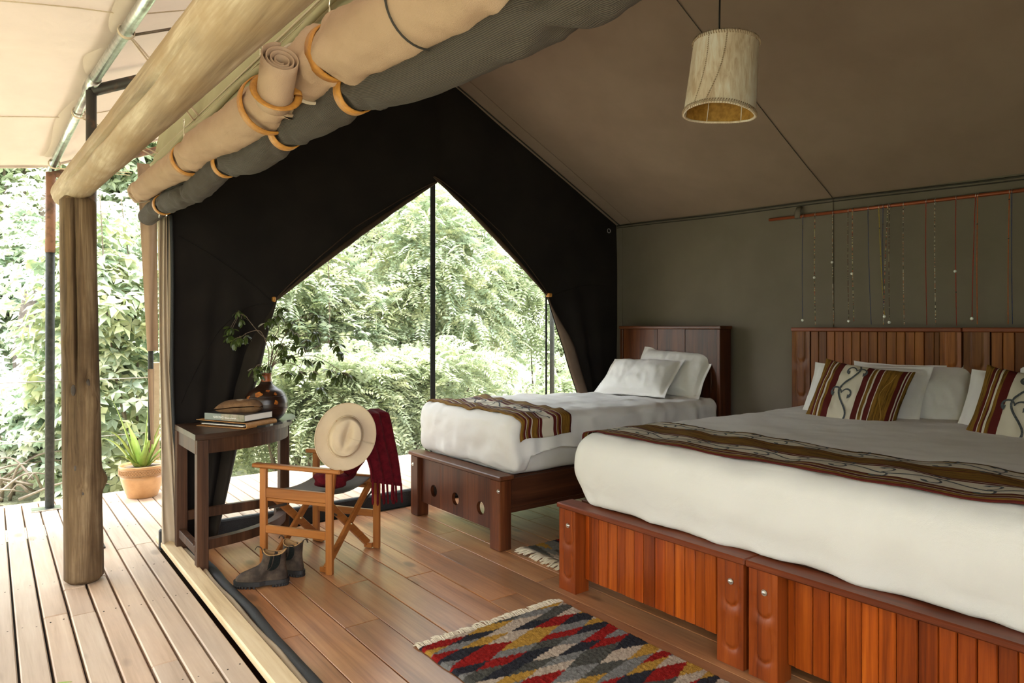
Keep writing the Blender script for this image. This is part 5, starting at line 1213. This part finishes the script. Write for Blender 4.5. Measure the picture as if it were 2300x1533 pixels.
obj('rolled_rim', L_(MB().tube([lsh(t, 0, -.001) for t in np.linspace(0, 6.28318, 60)], .006, 6)), 'hide', sh); obj('rolled_rim', L_(MB().tube([lsh(t, 1, -.001) for t in np.linspace(0, 6.28318, 60)], .005, 6)), 'hide', sh)
cdir = math.atan2(-2.066, -2.88)
for (a0, a1) in ((-.55, -.75), (.02, -.40)):
    s_ = MB()
    for i in range(34):
        t = i / 33; th = cdir + a1 + (a0 - a1) * t + .12 * math.sin(t * 3.1); p = lsh(th, t, .002); q = lsh(th + .03, min(1, t + .014), .003); s_.tube([p, q], .0028, 4)
    obj('seam_stitching', L_(s_), 'stitch', sh)
for k in range(6):
    th = 1.0 + k * 1.047; obj('frame_wire', L_(MB().tube([lsh(th, 0, -.006), lsh(th, 1, -.006)], .0022, 5)), 'wirewhite', lp)
obj('spider', L_(MB().tube([(-.15, 0, .33), (.15, 0, .33)], .002, 5).tube([(0, -.15, .33), (0, .15, .33)], .002, 5)), 'wirewhite', lp)
obj('cord', MB().tube([(0, 0, .30), (0.006, 0, .6), (0, 0, RZ - 2.44 - .02)], .0045, 8), 'cord', lp)
obj('bulb_holder', MB().lathe([(.018, .22), (.018, .30), (.008, .32)], 14), 'cord', lp)

# ================================================================ COPPER ROD AND BEAD STRINGS
rd = thing('hanging_rod', 'slim copper rod fixed along the canvas wall above the headboard', 'rod', (4.89, 2.0, 2.2))
RY0, RY1, RZ0, RZ1 = 3.04, .9, 2.228, 2.188
def rodz(y): return RZ0 + (RZ1 - RZ0) * (RY0 - y) / (RY0 - RY1)
obj('rod', MB().tube([(4.89, RY0, RZ0), (4.89, RY1, RZ1)], .012, 12), 'copper', rd)
for y in (2.80, 1.0): obj('canvas_loop', MB().tube([(4.91, y, rodz(y) + .075), (4.885, y, rodz(y) + .04), (4.876, y, rodz(y)), (4.89, y, rodz(y) - .016)], .024, 6, flat=.2), 'canvas', rd)
BC = {'mix': [(.45, .20, .10), (.55, .5, .38), (.10, .12, .06), (.35, .07, .04), (.05, .04, .03), (.5, .42, .2)], 'blue': [(.02, .035, .13), (.025, .04, .10)], 'red': [(.32, .02, .012), (.25, .018, .01)], 'orange': [(.45, .10, .015), (.40, .08, .012)], 'yellow': [(.45, .33, .03), (.38, .28, .03)], 'white': [(.55, .5, .42), (.12, .10, .08), (.4, .2, .12)], 'dark': [(.06, .045, .03), (.30, .26, .18), (.12, .05, .03)]}
STR = [(2.753, 2.753, 1.42, 'blue', 1), (2.659, 2.655, 1.40, 'mix', 0), (2.524, 2.515, 1.40, 'white', 0), (2.413, 2.405, 1.41, 'dark', 1), (2.381, 2.370, 1.425, 'mix', 0), (2.273, 2.250, 1.40, 'blue', 0), (2.200, 2.160, 1.44, 'yellow', 1), (2.172, 2.165, 1.41, 'blue', 0), (2.140, 2.168, 1.40, 'mix', 0), (2.130, 2.128, 1.40, 'dark', 1), (2.041, 2.034, 1.40, 'white', 0), (1.901, 1.895, 1.395, 'red', 0), (1.848, 1.842, 1.395, 'white', 0), (1.727, 1.722, 1.39, 'red', 0), (1.618, 1.636, 1.42, 'red', 1), (1.606, 1.608, 1.40, 'orange', 0), (1.440, 1.446, 1.40, 'orange', 0), (1.428, 1.424, 1.40, 'blue', 0)]
names = {'mix': 'multicoloured', 'blue': 'dark blue', 'red': 'red', 'orange': 'orange', 'yellow': 'yellow', 'white': 'pale and brown', 'dark': 'dark mottled'}
ords = ['first', 'second', 'third', 'fourth', 'fifth', 'sixth', 'seventh', 'eighth', 'ninth', 'tenth', 'eleventh', 'twelfth', 'thirteenth', 'fourteenth', 'fifteenth', 'sixteenth', 'seventeenth', 'eighteenth']
br = random.Random(9)
for i, (ya, yb_, zb, kind, disc) in enumerate(STR):
    zt = rodz(ya) - .008; xt = 4.888
    t = thing('bead_string', f'{names[kind]} bead string, {ords[i]} from the left on the copper rod', 'bead string', (xt, ya, zb), 'bead strings on the copper rod')
    mb = MB(); L = zt - zb; n = int(L / (.006 if kind in ('blue', 'red', 'orange', 'yellow') else .008)); pal = BC[kind]; rad = .0043 if kind in ('mix', 'white', 'dark') else .0032
    for k in range(n):
        f = (k + .5) / n; c = (xt - .012 - .01 * math.sin(f * 3), ya + (yb_ - ya) * f, zt - L * f); cc = br.choice(pal); r_ = rad * br.uniform(.75, 1.15)
        if br.random() < .006: r_ = .006; cc = (.05, .04, .03)
        vs = [(c[0] + r_, c[1], c[2]), (c[0], c[1] + r_, c[2]), (c[0] - r_, c[1], c[2]), (c[0], c[1] - r_, c[2]), (c[0], c[1], c[2] + .005), (c[0], c[1], c[2] - .005)]
        mb.add(vs, [(0, 1, 4), (1, 2, 4), (2, 3, 4), (3, 0, 4), (1, 0, 5), (2, 1, 5), (3, 2, 5), (0, 3, 5)], None, False, tuple(min(.9, 1.35 * q) for q in cc))
    s_ = obj('strand', mb, 'beads', t)
    obj('hook', MB().tube([(4.89 + .014 * math.cos(a), ya, rodz(ya) + .014 * math.sin(a)) for a in np.linspace(-1.5, 4.4, 10)], .002, 5), 'chrome', t)
    if disc: obj('shell_disc', MB().lathe([(.010, -.002), (.010, .002)], 14).xf(Matrix.Translation((xt - .018, yb_, zb + .015)) @ Matrix.Rotation(R(90), 4, 'Y')), 'print', t)
    if i in (1, 2, 4, 13): obj('shell_disc', MB().lathe([(.009, -.002), (.009, .002)], 14).xf(Matrix.Translation((xt - .022, ya, zb + L * (.30 + .13 * (i % 3)))) @ Matrix.Rotation(R(90), 4, 'Y')), 'print', t)

# ================================================================ RUGS
PAL = [(.30, .013, .010), (.52, .42, .33), (.47, .26, .045), (.028, .028, .036), (.22, .215, .205), (.085, .083, .072)]
def rug(name, x0, x1, y0, y1, label, along, res=.006, fr=((0,), ()), sd=0):
    W_, L_2 = x1 - x0, y1 - y0; nu, nv = int(W_ / res), int(L_2 / res)
    h_, wv_ = .068, .30
    def pig(u, v):
        s, q = (u * W_, v * L_2) if along == 'y' else (v * L_2, u * W_)
        s += .006 * nz((s * 20, q * 20, sd), 1); q2 = q + .03 * s + .004 * nz((s * 40, q * 40, sd + 3), 1)
        # two crossing families of slanting bands make long lozenges
        ia = math.floor(s / wv_ + q2 / h_ + .18 * math.sin(q * 31 + sd)); ib = math.floor(1.25 * s / wv_ - q2 / (h_ * 1.15) + .18 * math.sin(q * 23 + 2))
        idx = (ia * 1 + ib * 3 + (ia // 3) + ((ia * 7 + ib * 5) % 4 == 0)) % 6
        c = PAL[[0, 1, 4, 3, 2, 5][idx]]; n_ = .82 + .36 * nz((u * W_ * 300, v * L_2 * 300, sd), 1) * .9 + .12 * nz((u * 50, v * 50, sd), 1)
        return tuple(max(.002, x * n_) for x in c)
    def f(u, v):
        x, y = x0 + W_ * u, y0 + L_2 * v; e = min(u * W_, (1 - u) * W_, v * L_2, (1 - v) * L_2)
        wob = .006 * nz((x * 3, y * 3, 0), 2, sd)
        return (x + .010 * nz((0, y * 6, sd), 1) + .0025 * nz((x * 90, y * 90, 5), 1), y + .008 * nz((x * 5, 0, sd + 4), 1), .003 + min(1, e / .012) * (.010 + .0055 * nz((x * 75, y * 75, sd), 1) + .003 * nz((x * 160, y * 160, sd), 1)) + wob * .2 + .002)
    o = obj(name, MB().grid(nu, nv, f, pig=pig), 'rug', None, label, 'rug')
    return o
rg = rug('tufted_rug', 1.462, 2.280, 1.30, 2.565, 'multicoloured tufted rug with wavy lozenges lying before the slatted bed', 'y', .006, sd=1)
lr3 = random.Random(8); fmb = MB()
for i in range(64):
    x = 1.46 + .82 * i / 63; l = lr3.uniform(.035, .065); dx = lr3.uniform(-.02, .012)
    for j in range(2): fmb.tube([(x + j * .004, 2.560, .008), (x + dx * .5 + j * .006, 2.565 + l * .5, .009 + lr3.uniform(0, .006)), (x + dx + j * .010 - .004, 2.565 + l, .004)], [.0042, .0038, .0022], 5)
obj('fringe', fmb, 'fringe', rg, kind='stuff')
rg2 = rug('tufted_rug', 2.66, 4.1, 2.80, 3.33, 'second tufted rug half hidden between the two beds', 'x', .012, sd=6)
fmb = MB()
for i in range(46):
    y = 2.80 + .53 * i / 45; l = lr3.uniform(.06, .11); dy = lr3.uniform(-.03, .03)
    for j in range(2): fmb.tube([(2.665, y + j * .004, .008), (2.66 - l * .5, y + dy * .5 + j * .006, .010 + lr3.uniform(0, .008)), (2.66 - l, y + dy + j * .012, .004)], [.0048, .0044, .0026], 5)
obj('fringe', fmb, 'fringe', rg2, kind='stuff')

# ================================================================ POT WITH ALOE, RAILING
PX_, PY_ = 1.00, 6.28
pt = thing('flower_pot', 'glazed terracotta flower pot with patterned bands on the sunny deck', 'pot', (PX_, PY_, 0))
obj('body', MB().lathe([(.105, 0), (.112, .006), (.140, .08), (.160, .15), (.166, .185)], 40, (PX_, PY_, 0)), 'terracotta', pt)
obj('rim', MB().lathe([(.167, .183), (.170, .19), (.169, .240), (.174, .252), (.172, .262), (.160, .262), (.155, .245), (.152, .236)], 40, (PX_, PY_, 0)), 'terracotta', pt)
for z in (.186, .193, .236): obj('band', MB().tube([(PX_ + .1705 * math.cos(t), PY_ + .1705 * math.sin(t), z) for t in np.linspace(0, 6.2832, 50)], .003, 5), 'potband', pt)
tx = MB()
for k in range(3):
    for i in range(48):
        t = 6.2832 * (i + .5 * k) / 48; z = .203 + .011 * k; tx.tube([(PX_ + .171 * math.cos(t - .04), PY_ + .171 * math.sin(t - .04), z - .004), (PX_ + .172 * math.cos(t), PY_ + .172 * math.sin(t), z + .004), (PX_ + .171 * math.cos(t + .04), PY_ + .171 * math.sin(t + .04), z - .004)], .0022, 4)
obj('pressed_pattern', tx, 'potband', pt)
obj('soil', MB().lathe([(.154, .226), (.15, .236), (.05, .246)], 24, (PX_, PY_, 0)), 'soil', pt)
al = thing('aloe_plant', 'yellow green aloe with long pointed leaves in the terracotta pot', 'plant', (PX_, PY_, .24))
ALO = [((-.20, .02, .60), .032, .03), ((.04, .0, .56), .026, .0), ((.12, -.05, .38), .042, .03), ((-.33, -.03, .26), .040, .10), ((-.30, -.12, .33), .028, .12), ((-.20, -.05, .12), .028, .04), ((.03, -.08, .24), .045, .02), ((.18, .08, .30), .034, .05), ((.10, .14, .40), .030, .03), ((-.08, .18, .36), .032, .05), ((.20, -.10, .12), .028, .03), ((-.14, -.14, .06), .026, .03), ((.26, .02, .18), .03, .06)]
for d, wd, arch in ALO:
    d = V3(*d); n = 12; b0 = V3(PX_, PY_, .235) + V3(d[0], d[1], 0) * .12; side = np.cross(d, V3(0, 0, 1)); side /= np.linalg.norm(side) + 1e-9; vs = []; fs = []
    for i in range(n + 1):
        t = i / n; p = b0 + V3(d[0], d[1], 0) * t + V3(0, 0, d[2] * t + arch * math.sin(math.pi * t)); w_ = wd * (1 - t ** 1.6) * (.8 + .4 * math.sin(math.pi * min(1, t * 1.4))) + .001
        inw = -V3(d[0], d[1], 0) / (np.linalg.norm(d[:2]) + 1e-6)
        vs += [p - side * w_, p + inw * w_ * -.45, p + side * w_, p + inw * w_ * .12]
    for i in range(n):
        for a in range(4): fs.append((i * 4 + a, i * 4 + 4 + a, i * 4 + 4 + (a + 1) % 4, i * 4 + (a + 1) % 4))
    lf = obj('leaf', MB().add(vs, fs + [(0, 1, 2, 3)], None, True), 'aloe', al)
tip = V3(PX_, PY_, .235) + V3(.03, -.08, .25) * 1.02
obj('dry_tip', MB().tube([tip + V3(0, 0, -.012), tip + V3(.004, 0, .01), tip + V3(.012, .004, .024), tip + V3(.006, .006, .034)], [.010, .011, .007, .003], 6).tube(catmull([tip, tip + V3(.01, -.03, -.05), tip + V3(.0, -.035, -.12)], 5), .004, 5), 'aloedry', al)
rl = thing('deck_railing', 'thin wire deck railing with a pale square post behind the aloe', 'railing', (.6, 6.57, 0))
for x in (1.135, -1.2): obj('post', MB().box((x, 6.53, .54), (.065, .05, 1.08)), 'beige', rl)
for z in (.955, .485): obj('wire', MB().tube([(-1.2, 6.545, z), (1.135, 6.545, z - .004)], .0045 if z > .9 else .003, 6), 'wire', rl)
fp = thing('flap_canvas', 'long tan canvas flap tied to a short green pole outside the tent corner', 'canvas flap', (.79, 4.86, 0))
obj('upper_flap', MB().grid(30, 10, lambda u, v: (.745 + .055 * u + (.115 - .055 * u) * v, 4.86 + .012 * math.sin(v * 7 + u * 3), 2.42 - 1.19 * u), thick=.003), 'tan', fp)
obj('lower_flap', MB().grid(16, 6, lambda u, v: (.805 + .02 * u + .035 * v * (1 - .6 * u), 4.86 + .008 * math.sin(v * 6), 1.115 - .48 * u), thick=.003), 'tan', fp)
obj('pole', MB().tube([(.825, 4.885, .66), (.825, 4.885, 1.3)], .016, 10), 'greenpost', fp)
# fallen leaf on the deck
tag(obj('fallen_leaf', MB().grid(8, 4, lambda u, v: (.195 + .062 * u, 3.165 - .02 * u + (.010 * math.sin(math.pi * u)) * (v - .5) * 2, .004 + .004 * abs(v - .5))), 'aloe'), 'small pale green leaf fallen on the deck boards', 'leaf')

# ================================================================ BUSHES AND TREES
def big_mesh(name, V, F4, tone, m):
    me = bpy.data.meshes.new(name); n = len(V); k = len(F4)
    me.vertices.add(n); me.vertices.foreach_set('co', V.astype(np.float32).ravel()); me.loops.add(k * 4); me.loops.foreach_set('vertex_index', F4.astype(np.int32).ravel())
    me.polygons.add(k); me.polygons.foreach_set('loop_start', np.arange(0, k * 4, 4, dtype=np.int32)); me.update(calc_edges=True)
    ca = me.color_attributes.new('pigment', 'FLOAT_COLOR', 'POINT'); ca.data.foreach_set('color', np.hstack([tone, np.ones((n, 1))]).astype(np.float32).ravel())
    me.materials.append(m); return me
def norm(a): return a / (np.linalg.norm(a, axis=-1, keepdims=True) + 1e-9)
def leaf_quads(B, D, Nn, l, w_, tone):
    """one bent rhomb per leaf: base, sides, tip"""
    S = norm(np.cross(D, Nn)); n = len(B); V = np.empty((n, 4, 3)); l = l[:, None]; w_ = w_[:, None]
    V[:, 0] = B; V[:, 1] = B + D * l * .45 + S * w_ + Nn * w_ * .35; V[:, 2] = B + D * l - Nn * l * .12; V[:, 3] = B + D * l * .45 - S * w_ + Nn * w_ * .35
    return V.reshape(-1, 3), np.arange(n * 4).reshape(-1, 4), np.repeat(tone, 4, 0)
def crown_points(c, r, n, rg_, lump=.28, inner=.55):
    d = norm(rg_.normal(size=(n, 3))); k = 1 + lump * np.sin(d[:, 0] * 5 + c[0] * 3) * np.sin(d[:, 1] * 4 + 1 + c[1]) + lump * .6 * np.sin(d[:, 2] * 7 + c[0])
    rad = (inner + (1 - inner) * rg_.random(n) ** .5) * k; return c + d * rad[:, None] * r, d
TONES = {'window': [(.49, .52, .33), (.37, .44, .30), (.57, .58, .38), (.29, .37, .27), (.45, .51, .40)], 'left': [(.52, .56, .42), (.44, .53, .42), (.60, .62, .48), (.34, .44, .35)], 'deep': [(.32, .38, .25), (.39, .45, .29), (.46, .50, .32), (.27, .33, .22)]}
def foliage(c, r, n, kind, tone, seed, size=1.0):
    g = np.random.default_rng(seed); c = np.array(c, float); r = np.array(r, float); P, d = crown_points(c, r, n, g); T = np.array(TONES[tone])
    base = np.minimum(.80, T[g.integers(0, len(T), n)] * g.uniform(1.0, 1.5, (n, 1)) + np.array([.06, .05, .04]))
    if kind == 'feather':                              # pinnate sprays, seven pairs of leaflets each
        K = 7; ax = norm(d * .7 + g.normal(size=(n, 3)) * .6 + np.array([0, -.2, -.1])); up_ = norm(np.array([0, 0, 1.]) + g.normal(size=(n, 3)) * .35); sd_ = norm(np.cross(ax, up_)); nn = norm(np.cross(sd_, ax)); L = g.uniform(.20, .34, n) * size
        Bs, Ds, Ns, ls, ws, ts = [], [], [], [], [], []
        for k in range(K):
            t = (k + .6) / K; p = P + ax * (L * t)[:, None] - np.array([0, 0, 1.]) * (L * .35 * t * t)[:, None]
            for s in (-1, 1):
                Bs.append(p); Ds.append(norm(ax * .45 + s * sd_ - nn * .12 + g.normal(size=(n, 3)) * .10)); Ns.append(norm(nn + g.normal(size=(n, 3)) * .25)); ll = L * (.30 - .10 * abs(t - .4)); ls.append(ll); ws.append(ll * .22); ts.append(base * g.uniform(.9, 1.1, (n, 1)))
        return leaf_quads(np.vstack(Bs), np.vstack(Ds), np.vstack(Ns), np.hstack(ls), np.hstack(ws), np.vstack(ts))
    K = 5; L = g.uniform(.06, .11, n) * size * (1.7 if kind == 'broad' else 1.0); Bs, Ds, Ns, ls, ws, ts = [], [], [], [], [], []; nn = norm(np.array([0, 0, 1.]) + .5 * d + g.normal(size=(n, 3)) * .4); a0 = g.uniform(0, 6.28, n)
    e1_ = norm(np.cross(nn, np.array([1., .2, .1]))); e2_ = np.cross(nn, e1_)
    for k in range(K):
        a = a0 + k * 6.2832 / K; D = norm(e1_ * np.cos(a)[:, None] + e2_ * np.sin(a)[:, None] - nn * .25 + g.normal(size=(n, 3)) * .15)
        Bs.append(P); Ds.append(D); Ns.append(nn); ls.append(L); ws.append(L * .27); ts.append(base * g.uniform(.88, 1.12, (n, 1)))
    return leaf_quads(np.vstack(Bs), np.vstack(Ds), np.vstack(Ns), np.hstack(ls), np.hstack(ws), np.vstack(ts))
tr_rng = random.Random(21)
def plant(name, label, cat, c, r, n, kind, tone, seed, group, size=1.0, stems=4, bark='bark', trunk=None, lobes=1):
    zb = -.55; t = thing(name, label, cat, (c[0], c[1], zb), group); Vs, Fs, Ts = [], [], []; o_ = 0
    g = np.random.default_rng(seed + 100)
    for k in range(lobes):
        cc = np.array(c, float); rr = np.array(r, float)
        if lobes > 1: cc = cc + (g.random(3) - .5) * rr * np.array([1.4, .8, 1.2]) - np.array([0, 0, rr[2] * .10]); rr = rr * g.uniform(.52, .74)
        V, F, T = foliage(cc, rr, n // lobes, kind, tone, seed * 31 + k, size); Vs.append(V); Fs.append(F + o_); Ts.append(T); o_ += len(V)
    V = np.vstack(Vs) - np.array([c[0], c[1], zb]); me = big_mesh('foliage', V, np.vstack(Fs), np.vstack(Ts), M['leaf']); f = link('foliage', me, t); f['kind'] = 'stuff'
    mb = MB(); top = c[2] + r[2] * .3
    for k in range(stems):
        a = tr_rng.uniform(0, 6.28); q = tr_rng.uniform(.2, .8); b0 = V3(c[0] + .15 * math.cos(a), c[1] + .15 * math.sin(a), zb); e = V3(c[0] + r[0] * q * math.cos(a), c[1] + r[1] * q * math.sin(a), c[2] + r[2] * tr_rng.uniform(-.1, .7))
        rad = .012 if trunk is None else trunk * .45; mb.tube(catmull([b0, (b0 + e) / 2 + V3(.1 * math.sin(a * 3), 0, .1), e], 6), np.linspace(rad * 1.6, rad * .4, 13), 6)
    obj('stem' if trunk is None else 'branch', mb, bark, t)
    if trunk:
        lean = tr_rng.uniform(-.25, .25); obj('trunk', MB().tube(catmull([(c[0], c[1], zb), (c[0] + lean * .5, c[1], zb + 1.0), (c[0] + lean, c[1], c[2])], 8), np.linspace(trunk * 1.25, trunk * .7, 17), 10), bark, t)
    return t
gW = 'bushes outside the net window'
WIN = [((2.7, 7.60, .22), (1.15, .55, .95), 2300, 'feather', 'deep', 1, .85, 'low feathery bush behind the table and chair, seen through the net'),
       ((4.5, 7.65, .22), (1.2, .6, 1.0), 2400, 'feather', 'deep', 2, .85, 'low feathery bush outside the foot of the single bed'),
       ((6.6, 7.7, .22), (1.3, .6, 1.05), 2400, 'feather', 'deep', 3, .85, 'low feathery bush outside the right side of the net window'),
       ((3.3, 8.6, 1.9), (1.3, .8, 1.45), 2800, 'feather', 'window', 4, 1.0, 'tall feathery bush left of the dark mullion'),
       ((5.3, 8.8, 2.1), (1.4, .8, 1.6), 3000, 'feather', 'window', 5, 1.0, 'tall feathery bush right of the dark mullion'),
       ((7.6, 9.0, 1.9), (1.5, .8, 1.6), 2800, 'feather', 'deep', 6, 1.0, 'tall green bush at the right edge of the net window'),
       ((4.4, 10.4, 4.1), (2.0, 1.0, 1.5), 2200, 'broad', 'window', 7, 1.0, 'pale treetop in the peak of the net window'),
       ((7.4, 10.8, 4.0), (2.2, 1.0, 1.8), 2200, 'broad', 'deep', 8, 1.0, 'treetop behind the right hand curtain'),
       ((9.8, 9.6, 2.2), (1.8, 1.0, 2.6), 2200, 'feather', 'deep', 9, 1.1, 'bush beyond the far right corner of the tent'),
       ((1.5, 8.9, 1.7), (1.1, .7, 2.0), 2200, 'broad', 'window', 10, .9, 'leafy bush outside the tent corner behind the black curtain')]
for c, r, n, kd, tn, sd, sz, lab in WIN: plant('bush', lab, 'bush', c, r, int(n * 1.25), kd, tn, sd, gW, sz, 5, 'bark', None, 3)
gL = 'bushes and trees beyond the deck'
LEF = [('bush', (.15, 9.6, .15), (1.0, .8, .75), 2200, 'small', 'left', 31, 1.0, 'bright low bush on the grass left of the log post', None),
       ('bush', (1.35, 10.2, .45), (1.1, .9, 1.1), 2600, 'small', 'left', 32, 1.0, 'bright low bush behind the aloe', None),
       ('bush', (.55, 12.3, 1.7), (1.5, 1.0, 1.7), 4200, 'small', 'left', 33, 1.15, 'large bright bush in the middle distance behind the log post', None),
       ('bush', (-.9, 12.0, 1.4), (1.3, 1.0, 1.4), 3600, 'small', 'left', 34, 1.15, 'large bright bush at the left edge of the view', None),
       ('bush', (2.2, 12.2, 1.5), (1.4, 1.0, 1.7), 3600, 'small', 'left', 35, 1.15, 'large bright bush right of the log post', None),
       ('tree', (.2, 13.6, 4.3), (1.9, 1.2, 1.2), 2600, 'broad', 'deep', 36, 1.15, 'broad leaved tree under the canvas edge at upper left', .10),
       ('tree', (2.0, 14.2, 4.4), (1.9, 1.2, 1.5), 2600, 'broad', 'deep', 37, 1.15, 'broad leaved tree between log beam and canvas rolls', .09),
       ('tree', (-1.6, 14.6, 4.2), (1.8, 1.2, 1.6), 2400, 'broad', 'deep', 38, 1.15, 'broad leaved tree behind the left edge of the view', .11),
       ('tree', (.9, 18.5, 4.5), (3.2, 1.6, 3.6), 4200, 'broad', 'deep', 39, 1.7, 'hazy tall tree furthest behind the bushes at left', .14),
       ('tree', (4.2, 17.5, 4.5), (3.2, 1.6, 3.8), 4000, 'broad', 'deep', 40, 1.7, 'hazy tall tree far behind the tent corner', .14),
       ('tree', (9.5, 16.0, 4.5), (4.2, 1.6, 4.2), 4200, 'broad', 'deep', 41, 1.7, 'hazy tall tree far behind the net window', .14)]
for nm, c, r, n, kd, tn, sd, sz, lab, tk in LEF: plant(nm, lab, nm, c, r, int(n * 1.3), kd, tn, sd, gL, sz, 6 if tk is None else 5, 'bark', tk, 4)
# dark old trunk and brushwood on the grass
dt = thing('dead_tree', 'dark bare leaning tree on the grass at far left', 'tree', (.18, 11.2, -.55))
obj('trunk', MB().tube(catmull([(.05, 11.2, -.6), (.30, 11.2, -.2), (.42, 11.25, .35), (.38, 11.3, 1.1), (.5, 11.3, 2.0)], 8), np.linspace(.20, .10, 33), 12), 'darkbark', dt)
obj('root', MB().tube(catmull([(.1, 11.2, -.45), (-.3, 11.1, -.5), (-.7, 11.0, -.58)], 6), np.linspace(.12, .03, 13), 8), 'darkbark', dt)
bw = MB(); q = random.Random(2)
for i in range(60):
    a = V3(q.uniform(-.9, .5), q.uniform(8.6, 9.4), q.uniform(-.5, -.2)); b_ = a + V3(q.uniform(-.8, .8), q.uniform(-.3, .3), q.uniform(-.1, .35)); bw.tube(catmull([a, (a + b_) / 2 + V3(0, 0, .1), b_], 4), np.linspace(.016, .005, 9), 5)
tag(obj('brushwood', bw, 'bark', kind='stuff'), 'heap of dry brown brushwood on the grass beyond the railing', 'brushwood')

# unseen hedge added along the open side to cut the skylight entering the tent
Vs, Fs, Ts = [], [], []; o_ = 0
for k in range(9):
    V, F, T = foliage((-7.4 + .5 * math.sin(k * 2.1), -9.0 + 2.2 * k, .9), (1.2, 1.7, 2.1), 900, 'broad', 'deep', 700 + k, 2.6); Vs.append(V); Fs.append(F + o_); Ts.append(T); o_ += len(V)
hg = link('added_hedge', big_mesh('added_hedge', np.vstack(Vs) - np.array([-7.4, 0, -.55]), np.vstack(Fs), np.vstack(Ts), M['leaf']), None, (-7.4, 0, -.55))
tag(hg, 'added unseen green hedge along the open side, holding skylight back from the tent', 'bush', None, 'stuff')
